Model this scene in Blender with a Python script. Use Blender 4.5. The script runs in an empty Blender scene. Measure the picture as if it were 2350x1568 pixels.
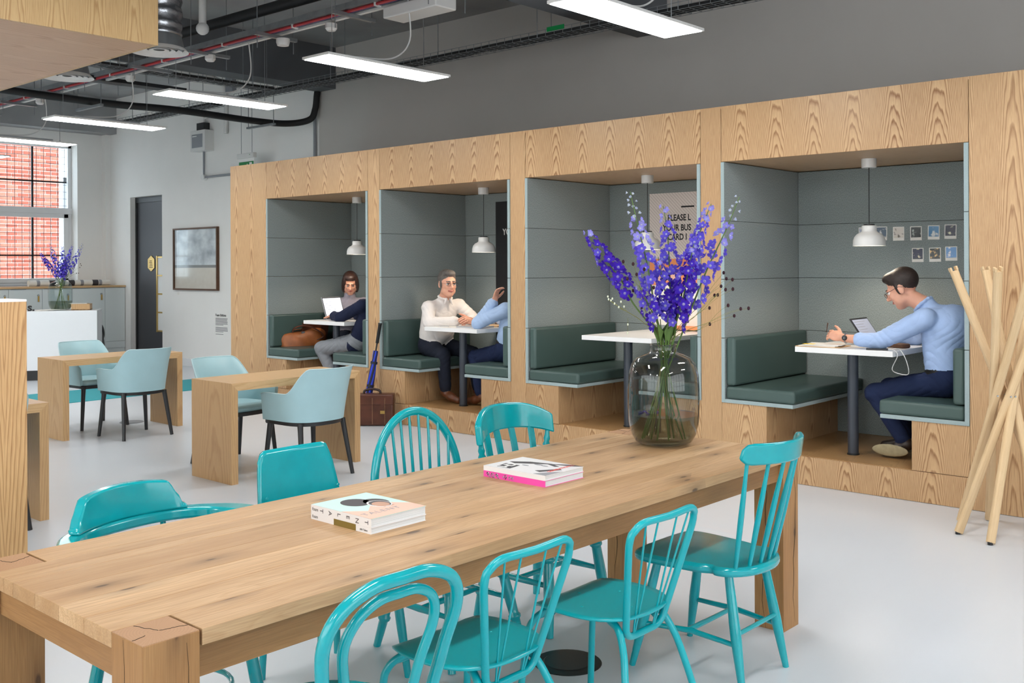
import bpy, math, random
import numpy as np
from mathutils import Vector, Matrix, Euler

random.seed(7)
scene = bpy.context.scene
COL = scene.collection
PI = math.pi
R = math.radians

# ------------------------------------------------------------------ camera, light, exposure
cam_d = bpy.data.cameras.new('camera')
cam = bpy.data.objects.new('camera', cam_d)
COL.objects.link(cam)
cam_d.sensor_fit = 'HORIZONTAL'
cam_d.sensor_width = 36.0
cam_d.lens = 2336.69 / 2350 * 36.0
cam_d.shift_y = -173.1 / 2350
cam_d.clip_end = 200
cam.matrix_world = (Matrix.Translation((0, 0, 1.53)) @ Matrix.Rotation(R(41.9466), 4, 'Z')
                    @ Matrix.Rotation(R(90), 4, 'X') @ Matrix.Rotation(R(-0.2438), 4, 'Z'))
scene.camera = cam

world = bpy.data.worlds.new('world')
scene.world = world
world.use_nodes = True
bg = world.node_tree.nodes['Background']
bg.inputs[0].default_value = (0.80, 0.90, 1.0, 1)
bg.inputs[1].default_value = 3.0
LED_POWER = 20.0
scene.view_settings.view_transform = 'Standard'
scene.view_settings.look = 'None'
scene.view_settings.exposure = 0.46
scene.view_settings.gamma = 1.0
scene.cycles.use_denoising = True
scene.cycles.max_bounces = 7
scene.cycles.diffuse_bounces = 4
scene.cycles.transparent_max_bounces = 16
scene.cycles.sample_clamp_indirect = 6.0
scene.cycles.caustics_reflective = False
scene.cycles.caustics_refractive = False


def area_light(name, loc, rot, sx, sy, power, color):
    d = bpy.data.lights.new(name, 'AREA')
    d.shape = 'RECTANGLE'
    d.size, d.size_y, d.energy, d.color = sx, sy, power, color
    o = bpy.data.objects.new(name, d)
    COL.objects.link(o)
    o.location, o.rotation_euler = loc, rot
    return o


# daylight of the tall street windows behind the camera and of the unseen side windows
area_light('daylight_street', (-5.0, -5.72, 2.3), (R(90), 0, R(180)), 13.0, 3.6, 450, (0.92, 0.965, 1.0))
area_light('daylight_side', (5.85, 1.0, 2.3), (R(90), 0, R(90)), 10.0, 3.6, 240, (0.92, 0.965, 1.0))

# ------------------------------------------------------------------ helpers
MATS = {}


class NT:
    """small node-tree writer"""
    def __init__(s, name, rough=0.5, spec=0.5, metal=0.0):
        s.m = bpy.data.materials.new(name)
        s.m.use_nodes = True
        s.t = s.m.node_tree
        s.n = s.t.nodes
        s.b = s.n['Principled BSDF']
        s.b.inputs['Roughness'].default_value = rough
        s.b.inputs['Specular IOR Level'].default_value = spec
        s.b.inputs['Metallic'].default_value = metal
        MATS[name] = s.m

    def link(s, a, b):
        s.t.links.new(a, b)

    def put(s, sock, v):
        if isinstance(v, (int, float)):
            sock.default_value = v
        elif isinstance(v, (tuple, list)):
            v = tuple(v)
            sock.default_value = v + (1,) if len(v) == 3 and sock.type == 'RGBA' else v
        else:
            s.link(v, sock)

    def math(s, op, a, b=0.0, c=None):
        n = s.n.new('ShaderNodeMath')
        n.operation = op
        s.put(n.inputs[0], a)
        s.put(n.inputs[1], b)
        if c is not None:
            s.put(n.inputs[2], c)
        return n.outputs[0]

    def mix(s, f, a, b, mode='MIX'):
        n = s.n.new('ShaderNodeMix')
        n.data_type = 'RGBA'
        n.blend_type = mode
        s.put(n.inputs[0], f)
        s.put(n.inputs[6], a)
        s.put(n.inputs[7], b)
        return n.outputs[2]

    def coord(s, kind='Object'):
        return s.n.new('ShaderNodeTexCoord').outputs[kind]

    def sep(s, v):
        n = s.n.new('ShaderNodeSeparateXYZ')
        s.link(v, n.inputs[0])
        return n.outputs

    def comb(s, x, y, z):
        n = s.n.new('ShaderNodeCombineXYZ')
        for i, v in enumerate((x, y, z)):
            s.put(n.inputs[i], v)
        return n.outputs[0]

    def noise(s, v, scale, detail=2.0, rough=0.5):
        n = s.n.new('ShaderNodeTexNoise')
        s.link(v, n.inputs['Vector'])
        n.inputs['Scale'].default_value = scale
        n.inputs['Detail'].default_value = detail
        n.inputs['Roughness'].default_value = rough
        return n.outputs[0]

    def ramp(s, f, stops):
        n = s.n.new('ShaderNodeValToRGB')
        s.put(n.inputs[0], f)
        el = n.color_ramp.elements
        while len(el) < len(stops):
            el.new(0.5)
        for e, (p, c) in zip(el, stops):
            e.position = p
            e.color = (c, c, c, 1) if isinstance(c, (int, float)) else tuple(c) + (1,)
        return n.outputs[0]

    def rand(s):
        return s.n.new('ShaderNodeObjectInfo').outputs['Random']

    def color(s, v):
        s.put(s.b.inputs['Base Color'], v)

    def bump(s, h, strength=0.2, dist=0.002):
        n = s.n.new('ShaderNodeBump')
        n.inputs['Strength'].default_value = strength
        n.inputs['Distance'].default_value = dist
        s.put(n.inputs['Height'], h)
        s.link(n.outputs[0], s.b.inputs['Normal'])


def lin(r, g, b):
    f = lambda c: (c / 255 / 12.92) if c / 255 <= 0.04045 else ((c / 255 + 0.055) / 1.055) ** 2.4
    return (f(r), f(g), f(b))


def plain(name, col, rough=0.5, metal=0.0, spec=0.5, vary=0.0, vscale=4.0, bump=0.0, bscale=60.0, coat=0.0, emit=None, sub=0.0):
    t = NT(name, rough, spec, metal)
    if vary:
        f = t.noise(t.coord(), vscale, 3)
        t.color(t.mix(t.ramp(f, [(0.3, 0.0), (0.7, 1.0)]), tuple(c * (1 - vary) for c in col), tuple(min(1, c * (1 + vary)) for c in col)))
    else:
        t.color(col)
    if bump:
        t.bump(t.noise(t.coord(), bscale, 3), bump, 0.003)
    if coat:
        t.b.inputs['Coat Weight'].default_value = coat
        t.b.inputs['Coat Roughness'].default_value = 0.05
    if emit:
        t.put(t.b.inputs['Emission Color'], emit[0])
        t.b.inputs['Emission Strength'].default_value = emit[1]
    if sub:
        t.b.inputs['Subsurface Weight'].default_value = sub
        t.b.inputs['Subsurface Radius'].default_value = (0.02, 0.008, 0.004)
    return t.m


def veneer(name, along='z', leaf=0.28, light=lin(214, 178, 134), dark=lin(138, 94, 56), k1=9.0, k2=42.0, amt=0.78, pores=0.3, rough=0.38, wob=1.0):
    """crown-cut veneer: parabolic rings repeated leaf by leaf, straight pores between"""
    t = NT(name, rough, 0.4)
    x, y, z = t.sep(t.coord())
    rd = t.rand()
    if along == 'z':
        u, v = t.math('ADD', x, y), z
    elif along == 'y':
        u, v = t.math('ADD', x, z), y
    else:
        u, v = t.math('ADD', y, z), x
    u = t.math('ADD', u, t.math('MULTIPLY', rd, 3.7))
    v = t.math('ADD', v, t.math('MULTIPLY', rd, 5.3))
    q = t.math('DIVIDE', u, leaf)
    uu = t.math('SUBTRACT', t.math('FRACT', q), 0.5)
    li = t.math('FLOOR', q)
    sh = t.math('MULTIPLY', t.math('SINE', t.math('MULTIPLY', li, 12.9)), 0.05)
    n1 = t.noise(t.comb(t.math('MULTIPLY', uu, 3.2), t.math('MULTIPLY', v, 1.5), sh), 2.0, 2)
    n2 = t.noise(t.comb(t.math('MULTIPLY', u, 16.0), t.math('MULTIPLY', v, 2.5), 0.0), 1.0, 2)
    ring = t.math('ADD', t.math('MULTIPLY', t.math('ADD', v, sh), k1), t.math('MULTIPLY', t.math('MULTIPLY', uu, uu), k2))
    ring = t.math('ADD', ring, t.math('MULTIPLY', n1, 1.7 * wob))
    ring = t.math('ADD', ring, t.math('MULTIPLY', n2, 0.3))
    band = t.ramp(t.math('FRACT', ring), [(0.0, 0.0), (0.55, 0.2), (0.82, 1.0), (0.93, 0.6), (1.0, 0.0)])
    fine = t.noise(t.comb(t.math('MULTIPLY', u, 420.0), t.math('MULTIPLY', v, 9.0), 0.0), 1.0, 2, 0.7)
    fine = t.ramp(fine, [(0.35, 1.0), (0.6, 0.0)])
    big = t.noise(t.comb(t.math('MULTIPLY', u, 2.2), t.math('MULTIPLY', v, 0.5), rd), 1.0, 1)
    f = t.math('ADD', t.math('MULTIPLY', band, amt), t.math('MULTIPLY', fine, pores))
    f = t.math('MULTIPLY', f, t.math('ADD', 0.62, t.math('MULTIPLY', big, 0.7)))
    f.node.use_clamp = True
    c = t.mix(f, light, dark)
    c = t.mix(t.math('MULTIPLY', rd, 0.16), c, tuple(a * 0.72 for a in dark))
    t.color(c)
    t.bump(f, 0.06, 0.001)
    return t.m


def oak(name, along='y', light=lin(220, 186, 145), mid=lin(190, 151, 108), dark=lin(120, 86, 58), rough=0.45, knots=True, tone=0.5):
    """solid oak with long flowing figure, knots and board-to-board tone"""
    t = NT(name, rough, 0.35)
    x, y, z = t.sep(t.coord())
    rd = t.rand()
    ax = {'y': (x, z, y), 'z': (x, y, z), 'x': (y, z, x)}[along]
    u = t.math('ADD', ax[0], t.math('MULTIPLY', rd, 9.1))
    w = ax[1]
    v = t.math('ADD', ax[2], t.math('MULTIPLY', rd, 17.0))
    n = t.noise(t.comb(t.math('MULTIPLY', u, 5.0), t.math('MULTIPLY', w, 5.0), t.math('MULTIPLY', v, 0.8)), 1.0, 3, 0.55)
    ring = t.math('ADD', t.math('MULTIPLY', n, 16.0), t.math('MULTIPLY', u, 26.0))
    band = t.ramp(t.math('FRACT', ring), [(0.0, 0.0), (0.6, 0.35), (0.85, 1.0), (1.0, 0.0)])
    fine = t.ramp(t.noise(t.comb(t.math('MULTIPLY', u, 260.0), t.math('MULTIPLY', w, 260.0), t.math('MULTIPLY', v, 7.0)), 1.0, 2, 0.7), [(0.38, 1.0), (0.62, 0.0)])
    patch = t.ramp(t.noise(t.comb(t.math('MULTIPLY', u, 7.0), t.math('MULTIPLY', w, 3.0), t.math('MULTIPLY', v, 1.1)), 1.0, 2), [(0.35, 0.0), (0.7, 1.0)])
    c = t.mix(patch, light, mid)
    streak = t.ramp(t.noise(t.comb(t.math('MULTIPLY', u, 30.0), t.math('MULTIPLY', w, 8.0), t.math('MULTIPLY', v, 0.7)), 1.0, 3, 0.6), [(0.56, 0.0), (0.74, 1.0)])
    c = t.mix(t.math('MULTIPLY', band, 0.5), c, mid)
    c = t.mix(t.math('MULTIPLY', streak, 0.55), c, t.mix(0.45, mid, dark))
    c = t.mix(t.math('MULTIPLY', fine, 0.28), c, dark)
    c = t.mix(t.math('MULTIPLY', rd, tone), c, t.mix(0.5, mid, dark))
    if knots:
        vo = t.n.new('ShaderNodeTexVoronoi')
        vo.voronoi_dimensions = '2D'
        t.link(t.comb(t.math('MULTIPLY', t.math('ADD', u, w), 7.5), t.math('MULTIPLY', v, 2.6), 0.0), vo.inputs['Vector'])
        vo.inputs['Scale'].default_value = 1.0
        kd = t.math('ADD', vo.outputs['Distance'], t.math('MULTIPLY', t.math('SUBTRACT', n, 0.5), 0.10))
        k = t.ramp(kd, [(0.0, 1.0), (0.03, 1.0), (0.06, 0.45), (0.16, 0.22), (0.34, 0.0)])
        gate = t.ramp(vo.outputs['Color'], [(0.46, 0.0), (0.5, 1.0)])
        c = t.mix(t.math('MULTIPLY', t.math('MULTIPLY', k, gate), 0.85), c, lin(66, 46, 34))
    t.color(c)
    t.bump(fine, 0.08, 0.001)
    return t.m


def fabric(name, a, b, scale=330.0, rough=0.95):
    t = NT(name, rough, 0.1)
    x, y, z = t.sep(t.coord())
    u = t.math('ADD', x, y)
    n1 = t.noise(t.comb(t.math('MULTIPLY', u, 1.0), t.math('MULTIPLY', z, 2.2), 0.0), scale, 2, 0.8)
    n2 = t.noise(t.comb(t.math('MULTIPLY', u, 2.6), z, 3.0), scale * 0.6, 2, 0.8)
    f = t.math('MULTIPLY', t.math('ADD', n1, n2), 0.5)
    f = t.ramp(f, [(0.38, 0.0), (0.62, 1.0)])
    t.color(t.mix(f, a, b))
    t.bump(f, 0.25, 0.001)
    t.b.inputs['Sheen Weight'].default_value = 0.2
    return t.m


def thin_glass(name, tint, rough=0.02, ior=1.45, gloss=1.0):
    m = bpy.data.materials.new(name)
    m.use_nodes = True
    t = m.node_tree
    t.nodes.clear()
    out = t.nodes.new('ShaderNodeOutputMaterial')
    mix = t.nodes.new('ShaderNodeMixShader')
    tr = t.nodes.new('ShaderNodeBsdfTransparent')
    gl = t.nodes.new('ShaderNodeBsdfGlossy')
    lw = t.nodes.new('ShaderNodeLayerWeight')
    lw.inputs[0].default_value = 0.5
    pw = t.nodes.new('ShaderNodeMath')
    pw.operation = 'POWER'
    pw.inputs[1].default_value = 4.0
    mu = t.nodes.new('ShaderNodeMath')
    mu.operation = 'MULTIPLY_ADD'
    mu.inputs[1].default_value = 0.9 * gloss
    mu.inputs[2].default_value = ((ior - 1) / (ior + 1)) ** 2 * gloss
    tr.inputs[0].default_value = tint + (1,)
    gl.inputs['Roughness'].default_value = rough
    t.links.new(lw.outputs['Facing'], pw.inputs[0])
    t.links.new(pw.outputs[0], mu.inputs[0])
    t.links.new(mu.outputs[0], mix.inputs[0])
    t.links.new(tr.outputs[0], mix.inputs[1])
    t.links.new(gl.outputs[0], mix.inputs[2])
    t.links.new(mix.outputs[0], out.inputs[0])
    MATS[name] = m
    return m


def V(*a):
    return Vector(a)


class MB:
    """collects shapes; build() links them as ONE mesh object"""
    def __init__(s):
        s.v, s.f, s.m = [], [], []

    def add(s, verts, faces, mi=0):
        o = len(s.v)
        s.v += [tuple(p) for p in verts]
        s.f += [tuple(i + o for i in f) for f in faces]
        s.m += [mi] * len(faces)
        return s

    def box(s, x0, x1, y0, y1, z0, z1, mi=0, M=None):
        x0, x1 = sorted((x0, x1)); y0, y1 = sorted((y0, y1)); z0, z1 = sorted((z0, z1))
        vs = [(x, y, z) for z in (z0, z1) for y in (y0, y1) for x in (x0, x1)]
        if M is not None:
            vs = [M @ Vector(p) for p in vs]
        return s.add(vs, [(0, 2, 3, 1), (4, 5, 7, 6), (0, 1, 5, 4), (2, 6, 7, 3), (0, 4, 6, 2), (1, 3, 7, 5)], mi)

    def prism(s, poly, a, b, M=None, mi=0):
        """polygon in local xy extruded z from a to b, placed by M"""
        n = len(poly)
        M = M or Matrix()
        vs = [M @ Vector((p[0], p[1], a)) for p in poly] + [M @ Vector((p[0], p[1], b)) for p in poly]
        fs = [tuple(range(n - 1, -1, -1)), tuple(range(n, 2 * n))] + [(i, (i + 1) % n, n + (i + 1) % n, n + i) for i in range(n)]
        return s.add(vs, fs, mi)

    def tube(s, pts, r, n=10, closed=False, cap=True, mi=0, flat=None, up=None):
        """tube along pts; r number or list; flat=(a,b) section half axes factors"""
        pts = [Vector(p) for p in pts]
        k = len(pts)
        rs = r if isinstance(r, (list, tuple)) else [r] * k
        T = []
        for i in range(k):
            if closed:
                d = pts[(i + 1) % k] - pts[i - 1]
            else:
                d = pts[min(i + 1, k - 1)] - pts[max(i - 1, 0)]
            T.append(d.normalized() if d.length > 1e-9 else Vector((0, 0, 1)))
        ref = Vector(up) if up else (Vector((0, 0, 1)) if abs(T[0].z) < 0.9 else Vector((1, 0, 0)))
        N = (ref - T[0] * ref.dot(T[0])).normalized()
        vs = []
        for i in range(k):
            if up:
                N = Vector(up)
            N = (N - T[i] * N.dot(T[i]))
            N = N.normalized() if N.length > 1e-6 else T[i].orthogonal().normalized()
            B = T[i].cross(N)
            fa, fb = flat or (1, 1)
            for j in range(n):
                a = 2 * PI * (j + 0.5) / n
                vs.append(pts[i] + (N * math.cos(a) * fa + B * math.sin(a) * fb) * rs[i])
        fs = []
        for i in range(k if closed else k - 1):
            for j in range(n):
                a, b = i * n + j, i * n + (j + 1) % n
                c, d = ((i + 1) % k) * n + (j + 1) % n, ((i + 1) % k) * n + j
                fs.append((a, b, c, d))
        if cap and not closed:
            fs.append(tuple(range(n - 1, -1, -1)))
            fs.append(tuple(range((k - 1) * n, k * n)))
        return s.add(vs, fs, mi)

    def lathe(s, prof, n=32, c=(0, 0, 0), mi=0, M=None):
        """profile of (r,z); poles where r==0"""
        vs, fs, rings = [], [], []
        for r, z in prof:
            if r < 1e-6:
                rings.append([len(vs)])
                vs.append(Vector((c[0], c[1], c[2] + z)))
            else:
                rings.append(list(range(len(vs), len(vs) + n)))
                vs += [Vector((c[0] + r * math.cos(2 * PI * j / n), c[1] + r * math.sin(2 * PI * j / n), c[2] + z)) for j in range(n)]
        for a, b in zip(rings, rings[1:]):
            for j in range(n):
                if len(a) == 1 and len(b) == 1:
                    break
                if len(a) == 1:
                    fs.append((a[0], b[(j + 1) % n], b[j]))
                elif len(b) == 1:
                    fs.append((a[j], a[(j + 1) % n], b[0]))
                else:
                    fs.append((a[j], a[(j + 1) % n], b[(j + 1) % n], b[j]))
        if M is not None:
            vs = [M @ p for p in vs]
        return s.add(vs, fs, mi)

    def ell(s, c, r, n=12, m=8, mi=0, M=None):
        prof = [(math.sin(PI * i / m), -math.cos(PI * i / m)) for i in range(m + 1)]
        prof[0] = (0, -1); prof[-1] = (0, 1)
        L = Matrix.Translation(c) @ (M or Matrix()) @ Matrix.Diagonal((r[0], r[1], r[2], 1))
        return s.lathe(prof, n, mi=mi, M=L)

    def grid(s, fn, nu, nv, mi=0, wrap=False):
        vs = [fn(i / (nu - (0 if wrap else 1)), j / (nv - 1)) for j in range(nv) for i in range(nu)]
        fs = []
        for j in range(nv - 1):
            for i in range(nu if wrap else nu - 1):
                a, b = j * nu + i, j * nu + (i + 1) % nu
                fs.append((a, b, b + nu, a + nu))
        return s.add(vs, fs, mi)

    def mesh(s, name, mats, smooth=None):
        me = bpy.data.meshes.new(name)
        me.from_pydata(s.v, [], s.f)
        for m in mats:
            me.materials.append(MATS[m] if isinstance(m, str) else m)
        if len(mats) > 1:
            me.polygons.foreach_set('material_index', s.m)
        if smooth:
            me.polygons.foreach_set('use_smooth', [True] * len(me.polygons))
            me.update()
            me.set_sharp_from_angle(angle=R(smooth))
        me.update()
        return me

    def build(s, name, mats, parent=None, smooth=None, bevel=0, loc=None, rz=None, solid=0, fix=True):
        if not isinstance(mats, (list, tuple)):
            mats = [mats]
        me = s.mesh(name, mats, smooth)
        if fix:
            import bmesh
            bm = bmesh.new(); bm.from_mesh(me)
            bmesh.ops.recalc_face_normals(bm, faces=bm.faces)
            bm.to_mesh(me); bm.free()
        o = link(name, me, parent)
        if loc is not None:
            o.location = loc
        if rz is not None:
            o.rotation_euler[2] = rz
        if solid:
            md = o.modifiers.new('solid', 'SOLIDIFY'); md.thickness = solid; md.offset = 0
        if bevel:
            md = o.modifiers.new('bevel', 'BEVEL'); md.width = bevel; md.segments = 2; md.limit_method = 'ANGLE'
            md.angle_limit = R(40)
        return o


def link(name, data, parent=None):
    o = bpy.data.objects.new(name, data)
    COL.objects.link(o)
    if parent is not None:
        o.parent = parent
    return o


def tag(o, label=None, cat=None, group=None, kind=None):
    if label: o['label'] = label
    if cat: o['category'] = cat
    if group: o['group'] = group
    if kind: o['kind'] = kind
    return o


def thing(name, label, cat, loc=(0, 0, 0), rz=0.0, group=None, kind=None):
    o = bpy.data.objects.new(name, None)
    COL.objects.link(o)
    o.empty_display_size = 0.1
    o.location = loc
    o.rotation_euler = (0, 0, rz)
    return tag(o, label, cat, group, kind)


def copy_tree(o, parent=None):
    c = o.copy()
    COL.objects.link(c)
    c.parent = parent
    for ch in list(o.children):
        copy_tree(ch, c)
    return c


def struct(o):
    o['kind'] = 'structure'
    return o


def bez(p, n=16):
    """Catmull-Rom through points"""
    p = [Vector(q) for q in p]
    out = []
    for i in range(len(p) - 1):
        a, b, c, d = p[max(i - 1, 0)], p[i], p[i + 1], p[min(i + 2, len(p) - 1)]
        for k in range(n):
            t = k / n
            out.append(0.5 * ((2 * b) + (c - a) * t + (2 * a - 5 * b + 4 * c - d) * t * t + (3 * b - a - 3 * c + d) * t ** 3))
    out.append(p[-1])
    return out


def rrect(w, h, r, n=5, cx=0, cy=0):
    pts = []
    for k, (sx, sy) in enumerate(((1, -1), (1, 1), (-1, 1), (-1, -1))):
        a0 = -PI / 2 + k * PI / 2
        for i in range(n + 1):
            a = a0 + PI / 2 * i / n
            pts.append((cx + sx * (w / 2 - r) + r * math.cos(a), cy + sy * (h / 2 - r) + r * math.sin(a)))
    return pts


def frame(o, x, y, z):
    """matrix from origin and axes"""
    x, y, z = Vector(x), Vector(y), Vector(z)
    return Matrix(((x.x, y.x, z.x, o[0]), (x.y, y.y, z.y, o[1]), (x.z, y.z, z.z, o[2]), (0, 0, 0, 1)))


def lettering(name, body, size, mat, parent, M, depth=0.0006, align='LEFT', bold=0.0, squash=1.0, spacing=1.0, line=1.0):
    cu = bpy.data.curves.new(name, 'FONT')
    cu.body = body
    cu.size = size
    cu.extrude = depth
    cu.align_x = align
    cu.offset = bold
    cu.space_character = spacing
    cu.space_line = line
    cu.resolution_u = 3
    tmp = bpy.data.objects.new(name, cu)
    COL.objects.link(tmp)
    dg = bpy.context.evaluated_depsgraph_get()
    me = bpy.data.meshes.new_from_object(tmp.evaluated_get(dg))
    bpy.data.objects.remove(tmp)
    bpy.data.curves.remove(cu)
    me.transform(M @ Matrix.Diagonal((squash, 1, 1, 1)))
    me.materials.clear()
    me.materials.append(MATS[mat])
    return link(name, me, parent)

# ------------------------------------------------------------------ materials
veneer('ash_upright')
veneer('ash_pillar', leaf=0.30, k1=4.0, k2=56.0, amt=0.62, wob=0.8)
veneer('ash_soffit', along='x', leaf=0.4, light=lin(206, 172, 134), dark=lin(168, 124, 84), amt=0.35)
veneer('ash_floor', along='y', leaf=0.3, light=lin(190, 150, 102), dark=lin(150, 108, 64), amt=0.45, rough=0.3)
veneer('ash_desk', leaf=0.6, k1=3.0, k2=40.0, light=lin(206, 170, 124), dark=lin(164, 122, 78), amt=0.4)
veneer('ash_desk_top', along='y', leaf=0.6, k1=3.0, k2=40.0, light=lin(216, 182, 136), dark=lin(178, 136, 90), amt=0.4)
veneer('ash_canopy', leaf=0.2, k1=4.0, k2=36.0, light=lin(214, 182, 132), dark=lin(160, 116, 68), amt=0.6)
veneer('ash_canopy_soffit', along='y', leaf=0.3, k1=3.0, k2=26.0, light=lin(214, 180, 146), dark=lin(170, 118, 76), amt=0.55)
veneer('pine_counter', leaf=0.3, k1=4.0, k2=26.0, light=lin(224, 182, 130), dark=lin(156, 106, 60), amt=0.6, wob=0.9)
oak('oak_board')
oak('oak_leg', along='z', light=lin(190, 146, 96), mid=lin(168, 122, 76), dark=lin(104, 72, 42))
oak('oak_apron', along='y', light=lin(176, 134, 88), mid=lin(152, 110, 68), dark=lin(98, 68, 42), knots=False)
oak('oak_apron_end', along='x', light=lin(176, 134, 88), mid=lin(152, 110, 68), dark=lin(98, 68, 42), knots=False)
oak('ash_stick', along='z', light=lin(228, 202, 164), mid=lin(216, 186, 144), dark=lin(186, 150, 106), knots=False, tone=0.3)


def end_grain(name):
    t = NT(name, 0.55, 0.3)
    x, y, z = t.sep(t.coord())
    rd = t.rand()
    dx = t.math('ADD', x, t.math('SUBTRACT', t.math('MULTIPLY', rd, 0.06), 0.03))
    dy = y
    r2 = t.math('SQRT', t.math('ADD', t.math('MULTIPLY', dx, dx), t.math('MULTIPLY', dy, dy)))
    n = t.noise(t.coord(), 9.0, 2)
    ring = t.ramp(t.math('FRACT', t.math('ADD', t.math('MULTIPLY', r2, 130.0), t.math('MULTIPLY', n, 4.0))), [(0.0, 0.0), (0.7, 0.3), (0.9, 1.0), (1.0, 0.0)])
    ang = t.math('ARCTAN2', dy, dx)
    ray = t.ramp(t.noise(t.comb(t.math('MULTIPLY', ang, 26.0), 0.0, 0.0), 1.0, 2), [(0.4, 0.0), (0.7, 1.0)])
    c = t.mix(t.math('MULTIPLY', ring, 0.35), lin(176, 136, 102), lin(126, 92, 66))
    c = t.mix(t.math('MULTIPLY', ray, 0.3), c, lin(200, 166, 134))
    t.color(c)
    return t.m


end_grain('oak_end')
plain('crack', lin(38, 28, 22), 0.9)
fabric('felt', lin(96, 106, 106), lin(170, 179, 178), 210.0)
fabric('felt_edge', lin(140, 158, 160), lin(176, 192, 194))
plain('green_hide', lin(70, 90, 86), 0.36, spec=0.45, vary=0.06, vscale=3, bump=0.05, bscale=180)
plain('white_top', lin(238, 238, 238), 0.3)
plain('white_enamel', lin(228, 228, 226), 0.28)
plain('grey_post', lin(58, 64, 74), 0.32, spec=0.5)
plain('black_plastic', lin(26, 27, 29), 0.4)
plain('black_metal', lin(34, 36, 39), 0.38)
plain('black_hose', lin(22, 23, 25), 0.6, bump=0.2, bscale=40)
plain('shade_inside', lin(250, 244, 234), 0.5)
plain('bulb', (1, 0.93, 0.82), 0.4, emit=((1.0, 0.87, 0.70), 14.0))


def paint_teal(name, col):
    t = NT(name, 0.16, 0.5)
    f = t.noise(t.coord(), 14.0, 3)
    t.color(t.mix(t.ramp(f, [(0.35, 0.0), (0.65, 1.0)]), tuple(c * 0.92 for c in col), col))
    t.b.inputs['Coat Weight'].default_value = 0.35
    t.b.inputs['Coat Roughness'].default_value = 0.06
    t.bump(t.noise(t.coord(), 38.0, 2), 0.05, 0.003)
    return t.m


paint_teal('teal_gloss', lin(2, 165, 175))
plain('teal_satin', lin(2, 167, 177), 0.28, coat=0.15, bump=0.03, bscale=200)
plain('pale_hide', lin(168, 204, 212), 0.4, vary=0.03, vscale=6)
plain('pale_piping', lin(186, 214, 220), 0.45)
plain('plaster', lin(240, 239, 236), 0.85, vary=0.02, vscale=1.5)
plain('plaster_shaded', lin(192, 188, 183), 0.9, vary=0.03, vscale=1.2)  # darker copy of the wall plaster, weaker light put into the colour
plain('soffit_grey', lin(156, 157, 158), 0.9, vary=0.12, vscale=1.6, bump=0.1, bscale=20)
plain('soffit_dark', lin(102, 105, 109), 0.9, vary=0.1, vscale=1.5)
plain('white_gloss', lin(236, 240, 244), 0.2)
plain('cabinet_white', lin(214, 222, 222), 0.35)
plain('frame_white', lin(232, 234, 236), 0.35)
plain('door_grey', lin(62, 63, 68), 0.45)
plain('brass', lin(196, 164, 96), 0.3, metal=0.7)
plain('steel', lin(178, 182, 186), 0.3, metal=0.9)
plain('galvanised', lin(150, 155, 158), 0.4, metal=0.7, vary=0.1, vscale=12)
plain('foil', lin(170, 172, 176), 0.22, metal=0.9, bump=0.9, bscale=22)
plain('white_plastic', lin(222, 222, 220), 0.4)
plain('grey_plastic', lin(140, 144, 150), 0.5)
plain('red_cable', lin(168, 44, 50), 0.5)
plain('purple_cable', lin(74, 54, 110), 0.5)
plain('green_sign', lin(0, 128, 62), 0.4)
plain('white_print', lin(240, 240, 238), 0.6)
plain('black_print', lin(28, 28, 30), 0.6)
plain('grey_print', lin(120, 122, 126), 0.7)
plain('led_panel', (1, 1, 1), 0.5, emit=((1.0, 0.985, 0.96), LED_POWER))
plain('aluminium', lin(196, 200, 204), 0.35, metal=0.6)


def floor_mat():
    t = NT('epoxy_floor', 0.30, 0.35)
    n = t.noise(t.coord(), 0.6, 3)
    n2 = t.noise(t.coord(), 5.0, 4, 0.6)
    c = t.mix(t.ramp(n, [(0.3, 0.0), (0.7, 1.0)]), lin(208, 214, 221), lin(214, 219, 225))
    c = t.mix(t.math('MULTIPLY', n2, 0.06), c, lin(190, 196, 204))
    t.color(c)
    return t.m


floor_mat()
plain('teal_carpet', lin(60, 160, 170), 0.95, vary=0.1, vscale=120, bump=0.3, bscale=300)
plain('brick_red', lin(176, 92, 74), 0.9, vary=0.2, vscale=9, bump=0.3, bscale=60)
plain('brick_rose', lin(196, 116, 96), 0.9, vary=0.2, vscale=9, bump=0.3, bscale=60)
plain('mortar', lin(214, 206, 198), 0.95, vary=0.05)
plain('stone_white', lin(235, 235, 232), 0.9)
thin_glass('pane_glass', (0.96, 0.98, 0.98), gloss=0.25)
thin_glass('smoke_glass', (0.68, 0.69, 0.67), 0.015, 1.5, 1.5)
thin_glass('smoke_glass_light', (0.80, 0.86, 0.86), 0.02, 1.5)
thin_glass('water', (0.62, 0.64, 0.56), 0.02, 1.33)
thin_glass('water_skin', (0.85, 0.86, 0.82), 0.02, 1.33)
thin_glass('lens', (0.94, 0.95, 0.96), 0.02, 1.5)
plain('stem_green', lin(86, 116, 52), 0.55, vary=0.2, vscale=20)
plain('stem_thin', lin(128, 128, 66), 0.6)
plain('bud_white', lin(224, 230, 206), 0.6)
plain('burnet', lin(52, 20, 30), 0.85, bump=0.5, bscale=400)


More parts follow.
